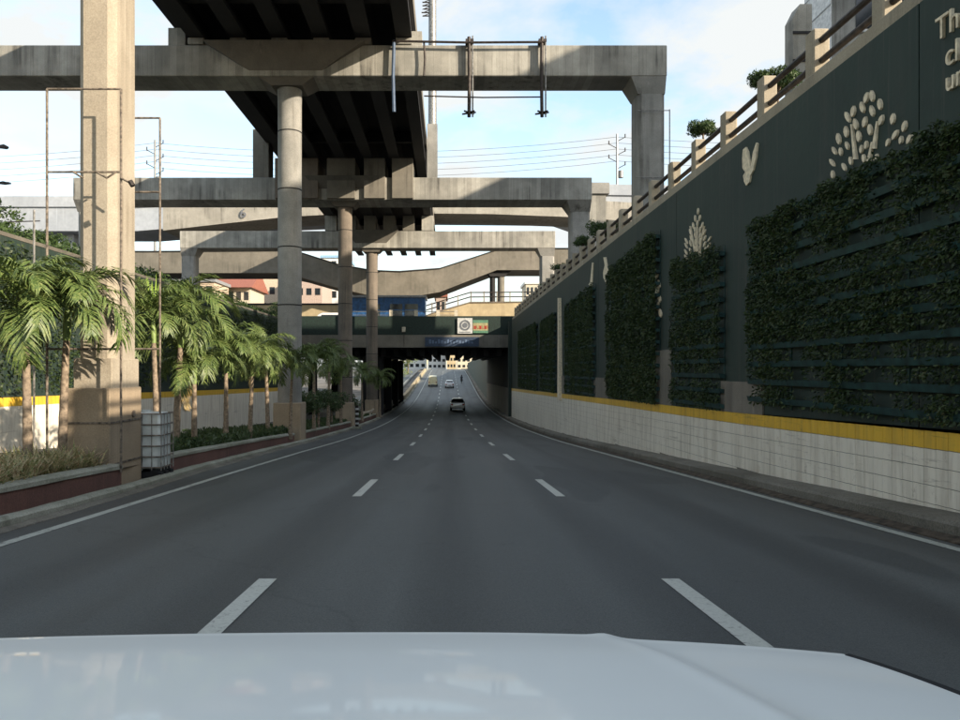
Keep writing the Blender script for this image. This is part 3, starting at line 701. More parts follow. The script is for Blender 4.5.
# ================================================================== SIGN FRAMES, POLES
def pipeframe(loc, x0, x1, Y, zb, zt, bars, label, r=.022):
    t = thing('pipe_frame', (x0, Y, zb), label, 'frame', 'empty sign frames by the big pillar')
    for x in (x0, x1): MB().tube([(x, Y, zb), (x, Y, zt)], r, 8).build('upright', M['rust'], t, True)
    for z in bars: MB().tube([(x0, Y, z), (x1, Y, z)], r * .9, 8).build('bar', M['rust'], t, True)
    return t
fa = pipeframe(0, xat(47, 13.3), xat(121, 13.3), 13.3, zr(13) + .3, zat(89, 13.3), (zat(89, 13.3), zat(172, 13.3), zat(349, 13.3)), 'tall rusty pipe frame standing in front of the cream pillar')
zc_ = zat(172, 13.3)
for a, b in (((73, 172), (83, 178)), ((96, 172), (107, 178)), ((107, 178), (116, 172)), ((121, 178), (134, 185))): MB().tube([P(a[0], a[1], 13.27), P(b[0], b[1], 13.25)], .018, 5).build('bracket', M['rust'], fa)
MB().tube([P(130, 181, 12.98), P(133, 186, 12.98)], .045, 6).build('lamp_stub', M['darksteel'], fa)
pipeframe(0, xat(120, 15.2), xat(160, 15.2), 15.2, zr(15) + .3, zat(118, 15.2), (zat(118, 15.2), zat(192, 15.2), zat(349, 15.2)), 'rusty pipe frame half hidden behind the cream pillar')
pl = thing('thin_pole', (xat(34, 20), 20, zr(20)), 'thin pale pole with one short arm behind the leftmost palm', 'pole')
MB().tube([(xat(34, 20), 20, zr(20)), (xat(34, 20), 20, zat(210, 20))], .03, 6).build('pole', M['steel'], pl, True)
MB().tube([P(8, 222, 20), P(40, 221, 20)], .015, 5).build('arm', M['darksteel'], pl)
for i, (px, pyy, lab) in enumerate(((-30, 148, 'street lamp head highest at the left edge'), (-30, 184, 'lower street lamp head at the left edge'))):
    Y = 30 + 8 * i; x = xat(px, Y); z = zat(pyy, Y)
    t = thing('street_lamp', (x, Y, 6), lab, 'street lamp', 'street lamps beyond the left wall')
    MB().tube([(x, Y, 5.8), (x, Y, z - .3), (x + .6, Y, z)], [.11, .07, .05], 8).build('pole', M['steel'], t, True)
    hx = xat(0, Y)
    MB().tube([(x + .6, Y, z), (hx, Y, z + .02)], .04, 6).build('arm', M['steel'], t, True)
    MB().loft([[(hx - .05, Y - .07, z), (hx - .05, Y + .07, z), (hx - .05, Y + .07, z + .09), (hx - .05, Y - .07, z + .09)], [(hx + .2, Y - .13, z - .02), (hx + .2, Y + .13, z - .02), (hx + .2, Y + .09, z + .13), (hx + .2, Y - .09, z + .13)],
                [(hx + (.33 if i == 0 else .55), Y - .05, z), (hx + (.33 if i == 0 else .55), Y + .05, z), (hx + (.33 if i == 0 else .55), Y + .04, z + .06), (hx + (.33 if i == 0 else .55), Y - .04, z + .06)]]).build('lamp_head', M['darksteel'], t, True)
def upole(px, ptop, Y, lab):
    x = xat(px, Y); zt = zat(ptop, Y)
    t = thing('utility_pole', (x, Y, 5.9), lab, 'utility pole', 'utility poles carrying the wires')
    MB().tube([(x, Y, 5.9), (x, Y, zt)], [.26, .15], 8).build('pole', M['steel'], t, True)
    m = MB()
    for i in range(5):
        z = zt - .5 - i * 1.1; s = -1 if i % 2 else 1
        m.tube([(x, Y, z - .7), (x + s * 1.3, Y, z)], .06, 5); m.tube([(x + s * 1.3, Y, z - .1), (x + s * 1.3, Y, z + .5)], .09, 6)
    m.build('crossarm', M['darksteel'], t); 
    MB().lathe([(0, .4), (1.1, .4)], (x + .6, Y, zt - 7.0), 10).build('transformer', M['steel'], t, True)
upole(617, 134, 120, 'utility pole with arms right of the nearest frame opening'); upole(155, 140, 120, 'utility pole with arms seen just right of the cream pillar')
for i, w_ in enumerate(('topmost', 'second from the top', 'middle', 'second from the bottom', 'lowest')):
    a = P(155, 143 + i * 6.2, 120); b = P(617, 137 + i * 6.0, 120); z0 = P(-300, 150 + i * 7, 120); z1 = P(1150, 128 + i * 6, 120); pts = []
    for (s_, e_) in ((z0, a), (a, b), (b, z1)):
        pts += [tuple(s_[k] + (e_[k] - s_[k]) * u - (2.0 * 4 * u * (1 - u) if k == 2 else 0) for k in range(3)) for u in np.linspace(0, 1, 13)[:-1]]
    tag(MB().tube(pts, .026, 4).build('power_line', M['darksteel']), 'thin power line strung between the utility poles, ' + w_ + ' of the five', 'wire', 'power lines across the sky')
# concrete stub beside the middle frame
stb = thing('concrete_pier', (xat(600, 62), 62, 6), 'rough grey pier behind the right end of the middle frame', 'pier')
MB().box(xat(588, 62), xat(606, 62), 62, 64, 5.9, zat(194, 62)).build('shaft', M['beam'], stb); MB().box(xat(584, 62), xat(609, 62), 61.8, 64.3, zat(194, 62) + .002, zat(183, 62)).build('cap', M['column'], stb)

# ================================================================== FLYOVERS BEHIND
def flyover(t, name, pts, depth, mat):
    m = MB(); secs = []
    for (px, yt, yb, Y) in pts:
        x = xat(px, Y); zt, zb = zat(yt, Y), zat(yb, Y)
        secs.append([(x, Y, zb), (x, Y + depth, zb), (x, Y + depth, zt), (x, Y, zt)])
    return m.loft(secs).build(name, mat, t)
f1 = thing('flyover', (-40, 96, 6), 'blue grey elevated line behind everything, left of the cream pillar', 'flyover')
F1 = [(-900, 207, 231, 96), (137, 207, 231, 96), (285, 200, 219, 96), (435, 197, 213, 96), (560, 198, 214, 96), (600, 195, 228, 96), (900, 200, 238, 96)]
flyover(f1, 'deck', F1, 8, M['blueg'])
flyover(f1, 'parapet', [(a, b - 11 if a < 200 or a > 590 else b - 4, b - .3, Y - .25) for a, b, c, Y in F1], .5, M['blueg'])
for px in (-140, -20, 60, 110): MB().box(xat(px, 98), xat(px, 98) + 1.8, 98, 100, 5.8, zat(231, 96) - .01).build('pier', M['blueg'], f1)
f2 = thing('flyover', (-10, 86, 6), 'thin tan ramp seen just under the middle crossbeam', 'flyover')
F2 = [(163, 195, 230.5, 86), (220, 195, 224, 85.8), (285, 195, 217, 85.6), (340, 195, 214, 85.5), (435, 196, 213.5, 85.5), (490, 197, 214, 85.5), (570, 199, 217, 85.5), (640, 203, 222, 85.5)]
flyover(f2, 'deck', F2, 6, M['palecon'])
text('6', f2, 85.55, zat(217.5, 85.6), 1.5, X=xat(240, 85.6), name='painted_number', mat='signgrey', mtx=Matrix.Rotation(R(90), 4, 'X'), ext=.03)
MB().box(xat(606, 88), xat(606, 88) + 1.6, 87, 89, 5.9, zat(221, 85.5) - .3).build('pier', M['greybr'], f2)
f3 = thing('flyover', (-5, 90, 6), 'grey brown flyover sagging in a shallow V behind the farthest frame', 'flyover')
F3 = [(60, 252, 273, 89), (150, 252, 273, 89), (280, 251, 273, 89), (300, 253, 277, 89), (338, 265, 288, 89), (372, 271, 296, 89), (400, 272, 299, 89), (440, 269, 292, 89), (468, 260, 281, 89), (497, 250.5, 270, 89), (540, 249, 270, 89), (640, 249, 270, 89)]
flyover(f3, 'deck', F3, 6, M['greybr'])
flyover(f3, 'edge_strip', [(a, b - 1.2, b - .2, Y - .12) for a, b, c, Y in F3], .4, M['deck'])
for px, r_ in ((492.5, .33), (501, .42)):
    MB().tube([P(px, 0, 90)[:2] + (5.8,), P(px, 0, 90)[:2] + (zat(271, 89) - .3,)], r_, 14).build('pier', M['deck' if px < 495 else 'greybr'], f3, True)
MB().prism([(xat(486, 90), zat(271, 90)), (xat(511, 90), zat(271, 90)), (xat(504, 90), zat(277, 90)), (xat(490, 90), zat(277, 90))], 'y', 89.5, 91.2).build('pier_head', M['deck'], f3)
MB().box(xat(186, 90), xat(196, 90), 90, 91.5, 5.8, zat(273, 89)).build('pier', M['greybr'], f3)

# ramp walls seen above the bridge
r1 = thing('ramp_wall', (-20, 92, 6), 'long low tan wall seen between the round columns on the left', 'wall')
flyover(r1, 'face', [(60, 305, 336, 92), (420, 305, 336, 92)], .5, M['tan']); flyover(r1, 'cap', [(60, 303.3, 304.9, 91.9), (420, 303.3, 304.9, 91.9)], .7, M['deck'])
r2 = thing('ramp_wall', (5, 90, 6), 'tan ramp wall rising to the right above the bridge with pipe rails', 'wall')
R2 = [(422, 318, 334, 84), (432, 314, 334, 84), (470, 303, 334, 84), (620, 301.5, 334, 84)]
flyover(r2, 'face', R2, .4, M['tan']); flyover(r2, 'cap', [(a, b - 1.2, b - .1, Y - .1) for a, b, c, Y in R2], .6, M['rust'])
for dz in (0, 4.5):
    MB().tube([P(425, 306 + dz, 84.2), P(470, 292.5 + dz, 84.2), P(620, 291.5 + dz, 84.2)], .07, 6).build('rail', M['darksteel'], r2, True)
for px in range(432, 620, 13):
    pyy = np.interp(px, [432, 470, 620], [314, 303, 301.5]); pt = np.interp(px, [425, 470, 620], [306, 292.5, 291.5])
    MB().box(xat(px, 84.2) - .07, xat(px, 84.2) + .07, 84.15, 84.3, zat(pyy, 84), zat(pt - 1, 84.2)).build('post', M['beam'], r2)

# ================================================================== BRIDGE OVER THE UNDERPASS
br = thing('road_bridge', (0, 74, 3), 'bridge with dark green parapet crossing over the dark underpass', 'bridge')
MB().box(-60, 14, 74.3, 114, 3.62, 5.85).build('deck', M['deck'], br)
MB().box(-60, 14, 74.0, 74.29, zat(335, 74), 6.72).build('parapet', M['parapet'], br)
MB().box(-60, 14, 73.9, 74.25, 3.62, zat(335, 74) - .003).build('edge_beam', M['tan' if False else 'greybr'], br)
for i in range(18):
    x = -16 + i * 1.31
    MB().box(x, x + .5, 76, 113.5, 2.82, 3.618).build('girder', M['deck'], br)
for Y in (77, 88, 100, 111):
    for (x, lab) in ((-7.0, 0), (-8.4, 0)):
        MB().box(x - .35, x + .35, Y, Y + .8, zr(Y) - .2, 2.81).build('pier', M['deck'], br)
# underpass side walls
MB().prism([(70.45, -4), (115, -4), (115, 3.6), (74.3, 3.6), (74.3, 6.0), (70.45, 6.0)], 'x', 6.0, 6.5).build('side_wall', M['black'], br)  # black colour stands in for the shade inside the underpass
for Y in (80, 96, 110):
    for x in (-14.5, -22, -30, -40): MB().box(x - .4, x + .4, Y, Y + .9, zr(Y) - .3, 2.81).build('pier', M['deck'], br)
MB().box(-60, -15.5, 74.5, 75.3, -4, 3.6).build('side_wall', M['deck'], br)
MB().prism([(70.45, -4), (115, -4), (115, -.6), (70.45, -.36)], 'x', 5.94, 5.998).build('wall_base', M['capital'], br)
MB().prism([(75.3, 3.6), (113, 3.6), (113, 2.9), (75.3, 2.9)], 'x', -60, -59).build('girder', M['deck'], br)
# front pilaster at the mouth
MB().box(5.7, 6.45, 70.5, 71.2, -3.2, 6.0).build('pilaster', M['green'], br)
# walls beyond
yb_ = list(np.arange(115.2, 235, 6))
bw = thing('retaining_wall', (6.2, 170, 0), 'dark retaining wall beyond the underpass on the right', 'wall')
MB().prism([(y, zr(y) - .2) for y in yb_] + [(y, zside(9, y) + 1.6) for y in reversed(yb_)], 'x', 6.0, 6.5).build('face', M['green'], bw)
bw2 = thing('retaining_wall', (-8, 170, 0), 'low sunlit wall on the left beyond the underpass', 'wall')
MB().prism([(y, zr(y) - .2) for y in yb_] + [(y, zr(y) + .75) for y in reversed(yb_)], 'x', -7.2, -6.7).build('face', M['tan'], bw2)
# signs and railing on the bridge
rg = thing('bridge_railing', (-5, 74.1, 6.72), 'cream posts and thin rails on top of the green bridge parapet', 'railing')
for px in (391, 416, 438, 456): MB().box(xat(px, 74.1) - .17, xat(px, 74.1) + .17, 74.02, 74.26, 6.723, zat(310, 74)).build('post', M['cream'], rg)
for pyy in (311.5, 315): MB().tube([(xat(350, 74.1), 74.14, zat(pyy, 74)), (xat(458, 74.1), 74.14, zat(pyy, 74))], .035, 6).build('rail', M['steel'], rg)
sg = thing('emblem_sign', (xat(464, 73.8), 73.8, zat(333, 73.8)), 'square white sign with a grey round emblem on the bridge parapet', 'sign')
x0, x1, z0, z1 = xat(457.5, 73.8), xat(472.5, 73.8), zat(333.5, 73.8), zat(318, 73.8)
MB().box(x0, x1, 73.8, 73.9, z0, z1).build('board', M['signwhite'], sg)
cx, cz = (x0 + x1) / 2, (z0 + z1) / 2 + .05
def ring(cx, cz, ro, ri, Y0, Y1, nm, mat, par, n=24):
    m = MB(); secs = []
    for k in range(n):
        a = 2 * math.pi * k / n; c, s = math.cos(a), math.sin(a)
        secs.append([(cx + ro * c, Y0, cz + ro * s), (cx + ri * c, Y0, cz + ri * s), (cx + ri * c, Y1, cz + ri * s), (cx + ro * c, Y1, cz + ro * s)])
    secs.append(secs[0]); m.loft(secs, True, False).build(nm, mat, par)
ring(cx, cz, .52, .36, 73.77, 73.798, 'emblem_ring', M['signgrey'], sg)
MB().prism([(cx + .26 * math.cos(a), cz + .26 * math.sin(a)) for a in np.linspace(0, 6.28, 13)[:-1]], 'y', 73.775, 73.798).build('emblem_disc', M['signgrey'], sg)
MB().box(x0 + .2, x1 - .2, 73.78, 73.798, z0 + .1, z0 + .17).build('print_line', M['signgrey'], sg)
s2 = thing('poster_sign', (xat(480, 73.8), 73.8, zat(332, 73.8)), 'green, yellow and orange banded sign beside the white emblem sign', 'sign')
bands = [(320, 323, 'signgreen'), (323, 325.5, 'signyellow'), (325.5, 329, 'signorange'), (329, 330.5, 'signyellow'), (330.5, 333, 'signgreen')]
for a, b, mt in bands: MB().box(xat(473, 73.8), xat(488, 73.8), 73.8, 73.9, zat(b, 73.8), zat(a, 73.8) - .002).build('band', M[mt], s2)
for k in range(5):
    xx = xat(474.5 + k * 2.6, 73.8); MB().box(xx, xx + .13, 73.78, 73.798, zat(329 - k % 2, 73.8), zat(326 - k % 2, 73.8)).build('mark', M['signyellow' if k % 2 else 'lampred'], s2)
bn = thing('blue_banner', (xat(454, 73.8), 73.8, 3.8), 'long blue printed banner on the beam above the underpass mouth', 'banner')
MB().box(xat(425, 73.7), xat(479, 73.7), 73.7, 73.8, zat(346.5, 73.7), zat(337, 73.7)).build('sheet', M['banner'], bn)
for k in range(15):
    xx = xat(429 + k * 3, 73.7); MB().box(xx, xx + .2, 73.68, 73.698, zat(343.5, 73.7), zat(339.5 + (k % 3), 73.7)).build('mark', M['bannerpale'], bn)
bx = thing('junction_box', (xat(403, 73.8), 73.8, 5.1), 'small pale box fixed to the green bridge parapet', 'box')
MB().box(xat(402, 73.8), xat(405.5, 73.8), 73.7, 73.99, zat(332, 73.8), zat(327, 73.8)).build('case', M['cream'], bx, bevel=.02)
MB().tube([(xat(404, 73.8), 73.8, 5.1), (xat(404, 73.8), 73.8, 3.7)], .03, 6).build('cable', M['darksteel'], bx)
# blue shed on the bridge
sh = thing('blue_shed', (xat(390, 79), 79, 5.86), 'blue sheet-walled shed with dark windows on the bridge', 'shed')
xa, xb = xat(352, 79), xat(425, 79); zt = zat(297.5, 79)
MB().box(xa, xb, 79, 83, 5.855, zt).build('wall', M['bluepaint'], sh)
MB().box(xa - .15, xb + .15, 78.8, 83.2, zt + .003, zt + .22).build('roof', M['roofgrey'], sh)
for a, b in ((370, 380), (390, 402.5), (405, 418)):
    wv = MB().box(xat(a, 79), xat(b, 79), 78.94, 78.998, zat(316, 79), zat(304, 79)).build('window', M['glass'], sh)
    MB().box(xat(a, 79), xat(b, 79), 78.92, 78.938, zat(310.3, 79), zat(309.6, 79)).build('mullion', M['bluepaint'], wv)
for k in range(16):
    xx = xa + k * (xb - xa) / 16; MB().box(xx, xx + .04, 78.975, 78.999, 5.9, zt - .02).build('rib', M['bluepaint'], sh)

# ================================================================== BUILDINGS BEYOND
def building(name, px0, px1, ptop, Y, dep, wall, roof, label, floors, cols_, rooft='flat', zb=5.9, wm='glass', pfl=None):
    x0, x1, zt = xat(px0, Y), xat(px1, Y), zat(ptop, Y)
    t = thing(name, ((x0 + x1) / 2, Y, zb), label, 'building')
    MB().box(x0, x1, Y, Y + dep, zb - .5, zt).build('wall', M[wall], t)
    if rooft == 'flat': MB().box(x0 - .3, x1 + .3, Y - .3, Y + dep + .3, zt + .003, zt + .5).build('roof', M[roof], t)
    else:
        MB().prism([(Y - 1.2, zt + .003), (Y + dep + 1.2, zt + .003), (Y + dep / 2, zt + rooft)], 'x', x0 - .6, x1 + .6).build('roof', M[roof], t)
    fh = (zt - zb) / floors; cw = (x1 - x0) / cols_
    for i in range(floors):
        for j in range(cols_):
            a = x0 + (j + .2) * cw; b = a + cw * .6; z = zb + (i + .35) * fh
            wn_ = MB().box(a, b, Y - .04, Y - .003, z, z + fh * .45).build('window', M[wm], t)
            if (b - a) * F / Y > 6: MB().box(a - .1, b + .1, Y - .12, Y - .043, z - .12, z - .02).build('sill', M['white'], wn_)
    return t
building('house', 205, 250, 288, 130, 10, 'cream', 'roofred', 'cream building with an orange red roof seen left of the first round column', 3, 6, 3.2)
building('house', 176, 214, 262 + 20, 120, 8, 'beige', 'roofgrey', 'beige building behind the palms left of the red roof', 3, 4)
building('apartment_building', 251, 285, 268, 150, 12, 'beige', 'roofgrey', 'taller beige apartment block right of the red roof', 5, 4)
building('apartment_building', 296, 322, 270, 140, 12, 'pink', 'roofgrey', 'pinkish block seen between the first two round columns', 5, 3)
building('apartment_building', 322, 346, 258, 155, 12, 'white', 'skyblue', 'white and pale blue block seen left of the second round column', 6, 3)
building('house', 354, 368, 296, 125, 8, 'cream', 'roofgrey', 'small cream house seen between the second and third round columns', 2, 2)
building('house', 436, 446, 297, 125, 8, 'pink', 'roofred', 'small orange-pink house above the blue shed end', 2, 2)
building('apartment_building', 526, 538, 284, 160, 9, 'cream', 'white', 'small cream block peeping over the ramp wall by the green wall', 4, 3)
building('apartment_building', 428, 446, 352, 300, 12, 'white', 'roofgrey', 'white building closing the road beyond the underpass', 3, 4, zb=1.6)
building('apartment_building', 447, 456, 350, 290, 12, 'tan', 'roofred', 'yellow building closing the road beyond the underpass', 3, 3, zb=1.6)
building('apartment_building', 457, 480, 346, 310, 12, 'cream', 'roofgrey', 'cream building at the road end on the right beyond the underpass', 4, 5, zb=1.6)
building('apartment_building', 380, 426, 348, 310, 12, 'white', 'roofgrey', 'long pale building left of the road end beyond the underpass', 3, 8, zb=1.6)
building('house', 30, 75, 246, 110, 10, 'roofgrey', 'roofgrey', 'grey shed under the blue grey flyover at the left', 2, 4)
# tower block and pier above the right wall
tb_ = thing('stair_tower', (13, 27, 6), 'short grey stair tower with a sloped top behind the wall railing', 'building')
Y = 27; ztw = zat(4, Y)
MB().prism([(xat(793, Y), 5.9), (xat(812, Y), 5.9), (xat(812, Y), ztw), (xat(800, Y), ztw), (xat(793, Y), zat(18, Y))], 'y', Y, Y + .65).build('shaft', M['beam'], tb_)
for z in (zat(62, Y), zat(34, Y)): MB().box(xat(792.6, Y), xat(812, Y), Y - .05, Y - .004, z, z + .09).build('joint', M['deck'], tb_)
tc_ = thing('apartment_building', (16, 30, 6), 'pale building rising out of view behind the wall railing', 'building')
Y = 30; xc = xat(833, Y)
MB().box(xc, xc + 5.2, Y, Y + 2.35, 5.8, 20).build('wall', M['column'], tc_)
MB().box(xc - .05, xc - .004, Y + .08, Y + 2.3, 5.8, 19.9).build('side_cladding', M['white'], tc_)
for i in range(13): MB().box(xc - .07, xc - .053, Y + .08, Y + 2.3, 6.6 + i * 1.05, 6.65 + i * 1.05).build('joint', M['steel'], tc_)
for i in range(4):
    for j in range(3):
        xx = xc + .9 + j * 1.5; z = 9.8 + i * 2.6
        wv = MB().box(xx, xx + .9, Y - .04, Y - .003, z, z + 1.2).build('window', M['glass'], tc_); MB().box(xx - .08, xx + .98, Y - .14, Y - .043, z - .12, z - .02).build('sill', M['white'], wv)
of = thing('shade_block', (37, 22, 6), 'tall pale building mass out of view on the right, added to shade the left side', 'building')  # unseen mass added to cast shade on the left wall and farther palms
MB().box(30, 45, 4, 42, 5.8, 26).build('wall', M['beige'], of); MB().box(29.6, 45.4, 3.6, 42.4, 26.003, 26.8).build('roof', M['roofgrey'], of)
for i in range(5):
    for j in range(8): MB().box(29.95, 29.997, 6 + j * 4.5, 8.4 + j * 4.5, 8 + i * 3.6, 10 + i * 3.6).build('window', M['glass'], of)
# ================================================================== TREES
for i, (px, pyy, Y, r_, lab) in enumerate(((777, 80, 15.3, .50, 'topiary tree behind the railing nearest the pale building'), (703, 128, 20, .40, 'small round topiary tree above the railing left of the cream bird'),
        (603, 229, 33.5, .75, 'wide topiary tree in front of the middle frame end column'), (583, 241, 37, .5, 'low topiary tree left of the wide one behind the railing'),
        (560, 268, 45, .5, 'topiary tree by the far frame end column'), (545, 288, 51, .45, 'farthest topiary tree behind the railing'))):
    x, _, z = P(px, pyy, Y)
    t = tree('topiary_tree', (x, Y, 6.0), z - 6.0 + r_ * .6, r_, lab, 'tree', 'topiary trees behind the railing', nb=10, per=3600 if Y < 25 else 1800, leaf=.06 if Y < 25 else .10, squash=.62, trunk_r=.035)
tree('street_tree', (xat(-26, 31), 31, 5.9), 3.1, 1.7, 'dark bushy tree at the left edge above the left wall', per=1100, leaf=.2)
tree('street_tree', (xat(36, 34), 34, 5.9), 1.95, 1.15, 'flat-topped dark tree just left of the cream pillar', per=1500, leaf=.13, squash=.5, group='trees above the left wall')
tree('street_tree', (xat(70, 37), 37, 5.9), 1.6, 1.1, 'lower dark tree touching the cream pillar edge', per=1500, leaf=.13, squash=.55, group='trees above the left wall')
tree('street_tree', (xat(112, 45), 45, 5.9), 2.6, 2.0, 'dark tree behind the cream pillar above the left wall', per=900, leaf=.17, group='trees above the left wall')
tree('street_tree', (xat(250, 50), 60, 5.9), 1.2, 1.3, 'low dark shrub-like tree on the left wall near the bridge', per=900, leaf=.16, group='trees above the left wall')
for i, (X, Y, h, r_, lab) in enumerate(((-11, 138, 5.5, 2.6, 'sunlit yellow green tree nearest beyond the underpass'), (-15.5, 140, 7, 3.4, 'sunlit tree second beyond the underpass, left of the van'), (-10.5, 158, 5.0, 2.4, 'small sunlit tree behind the cream van'),
        (-21, 136, 7.5, 3.8, 'tall sunlit tree seen between the underpass piers'), (-28, 142, 8, 4, 'broad sunlit tree far left beyond the underpass piers'), (-12, 185, 6, 3, 'distant sunlit tree beside the rising road'), (-11.5, 215, 6.5, 3, 'farthest sunlit tree left of the rising road'))):
    tree('roadside_tree', (X, Y, zr(Y)), h, r_, lab, 'sunleaf', 'sunlit trees beyond the underpass', per=320, leaf=.35)
for i, (X, Y, h, r_, lab) in enumerate(((9.5, 125, 5, 2.6, 'dark tree right of the road just beyond the underpass'), (9, 150, 5, 2.8, 'dark tree halfway up the right side beyond the underpass'), (9, 185, 5, 2.8, 'farthest dark tree on the right beyond the underpass'))):
    tree('roadside_tree', (X, Y, zside(9, Y)), h, r_, lab, 'tree', 'dark trees beyond the underpass', per=320, leaf=.35)

n = 42000; q_ = np.column_stack([npr.uniform(-18.2, -15.5, n), npr.uniform(14, 70, n), npr.uniform(5.9, 7.0, n)])
q_ = q_[(q_[:, 2] < 6.55 + .45 * snoise(q_, .8, 9)) & (snoise(q_, 1.6, 4) > -.5)]
tag(leaf_mesh('shrubbery', q_, M['tree'], .2, None), 'dark low shrubbery growing along the top of the left wall', 'shrubbery', kind='stuff')
# ---- palms
def frond_mesh(L, arch, seed, mat='palm', nl=30, wide=.42):
    r_ = random.Random(seed); m = MB(); pts = []; p = Vector((0, 0, 0)); e = R(r_.uniform(50, 62)); st = 16
    for i in range(st + 1):
        pts.append(p.copy()); p = p + Vector((math.cos(e), 0, math.sin(e))) * (L / st); e -= arch / st * (0.7 + .6 * i / st)
    m.tube(pts, [.017 * (1 - .8 * i / st) + .003 for i in range(st + 1)], 4)
    for i in range(nl):
        s = .12 + .88 * i / (nl - 1); k = min(int(s * st), st - 1); f = s * st - k
        b = pts[k].lerp(pts[k + 1], f); t = (pts[k + 1] - pts[k]).normalized(); up = t.cross(Vector((0, 1, 0))).normalized()
        if up.z < 0: up = -up
        ll = wide * (math.sin(math.pi * (.14 + .80 * s)) ** .7) * r_.uniform(.85, 1.1)
        for sd_ in (-1, 1):
            a = R(r_.uniform(46, 66)) * (1 - .35 * s)
            d = (t * math.cos(a) + Vector((0, sd_, 0)) * math.sin(a) + up * r_.uniform(.05, .38)).normalized()
            w_ = .019; wv = d.cross(up).normalized() * w_
            m1 = b + d * ll * .5 + Vector((0, 0, -.05 * ll)); m2 = b + d * ll * .92 + Vector((0, 0, -(.28 + .25 * r_.random()) * ll)) 
            m.add([b - wv * .5, b + wv * .5, m1 + wv, m1 - wv, m2], [(0, 1, 2, 3), (3, 2, 4)])
    o = m.build('frond', M[mat], fix=False); me = o.data; bpy.data.objects.remove(o); return me
FR = [frond_mesh(1.6, R(120 + 14 * i), i, wide=.56, nl=33) for i in range(4)]
FD = frond_mesh(1.3, R(150), 9, 'palmdry', 22)
def palm(x, Y, zg, h, scale, label, nf=18, lean=(0, 0), seed=0, spear=False, dry=1):
    r_ = random.Random(seed); t = thing('palm_tree', (x, Y, zg), label, 'palm tree', 'young palms in the planting strip')
    top = Vector((x + lean[0], Y + lean[1], zg + h))
    cs = Vector((x + lean[0] * .8, Y + lean[1] * .8, zg + h - .55 * scale))
    m = MB(); n = 16
    m.tube([(x + (cs.x - x) * (k / n) ** 1.5, Y + (cs.y - Y) * k / n, zg - .1 + (cs.z - zg + .1) * k / n) for k in range(n + 1)], [(.085 - .03 * k / n + (.025 if k < 2 else 0)) * scale * (1.06 if k % 2 else .97) for k in range(n + 1)], 10)
    m.build('trunk', M['palmbark'], t, True)
    MB().tube([cs, cs.lerp(top, .5), top + Vector((0, 0, .1))], [.062 * scale, .07 * scale, .035 * scale], 10).build('crownshaft', M['shaft'], t, True)
    L = wloc(t)
    nf += 1
    for i in range(nf):
        az = i * 2.399 + r_.uniform(-.3, .3); u = i / nf
        tilt = R(-30 + 72 * u + r_.uniform(-8, 8))      # inner fronds upright, outer ones hanging
        o = link('frond', FR[(i + seed) % 4], t, top - L + Vector((0, 0, .06 * (1 - u))))
        o.rotation_euler = Euler((r_.uniform(-.25, .25), tilt, az), 'XYZ'); s = scale * r_.uniform(.82, 1.08); o.scale = (s, s, s)
    for i in range(dry):
        o = link('dry_frond', FD, t, cs - L, (0, R(50), r_.uniform(0, 6.28))); o.scale = (scale * .8,) * 3
    if spear:
        m = MB()
        for k in range(9):
            a = k * .7; m.add([top, top + Vector((.06 * math.cos(a), .06 * math.sin(a), .45)), top + Vector((.16 * math.cos(a), .16 * math.sin(a), 1.0 + .1 * (k % 3))), top + Vector((.10 * math.cos(a + .5), .10 * math.sin(a + .5), .5))], [(0, 1, 2, 3)])
        m.build('spear_leaf', M['spear'], t, fix=False)
    return t
def gz(y): return zr(y) + .34
palm(xat(28, 12.4), 12.4, gz(12.4), 2.75, 1.0, 'leftmost palm with a drooping crown and slim grey trunk', 18, (-.05, 0), 1, dry=0)
palm(xat(62, 13.15), 13.15, gz(13.15), 2.85, 1.0, 'palm brushing the left side of the cream pillar', 20, (.1, 0), 2, dry=0)
palm(xat(157, 18.6), 18.6, gz(18.6), 3.3, 1.0, 'tall palm with a bright spear leaf right of the cream pillar', 15, (-.1, 0), 3, True, dry=0)
palm(xat(176, 20.3), 20.3, gz(20.3), 3.5, 1.3, 'full-crowned palm above the water tank', 20, (.15, 0), 4, dry=0)
palm(xat(199, 21.6), 21.2, gz(21.2), 2.45, 1.12, 'low palm with a yellow-green trunk just right of the water tank', 15, (0, 0), 5)
palm(xat(226, 24.2), 24.2, gz(24.2), 2.9, 1.1, 'palm second to the right of the water tank', 17, (0, 0), 14, dry=0)
palm(xat(250, 26.5), 26.5, gz(26.5), 2.9, 1.1, 'palm midway between the water tank and the first round column', 15, (.1, 0), 6, dry=0)
palm(xat(268, 29.5), 29.5, gz(29.5), 3.3, 1.15, 'palm just left of the first round column', 15, (-.1, 0), 7)
palm(xat(290, 31.2), 31.2, gz(31.2), 2.9, .95, 'palm leaning against the front of the first round column', 14, (.1, 0), 8, dry=0)
palm(xat(314, 38.5), 38.5, gz(38.5), 3.7, 1.15, 'palm just right of the first round column', 15, (0, 0), 9, dry=0)
palm(xat(328, 43), 43, gz(43), 3.9, 1.2, 'shaded palm between the first and second round columns', 15, (.1, 0), 10, dry=0)
palm(xat(341, 49), 49, gz(49), 3.6, 1.2, 'shaded palm in front of the second round column', 15, (0, 0), 11, dry=0)
palm(xat(362, 59), 59, gz(59), 3.6, 1.2, 'shaded palm between the second and third round columns', 14, (0, 0), 12, dry=0)
palm(xat(380, 68), 68, gz(68), 3.4, 1.1, 'farthest palm by the underpass mouth', 14, (0, 0), 13, dry=0)
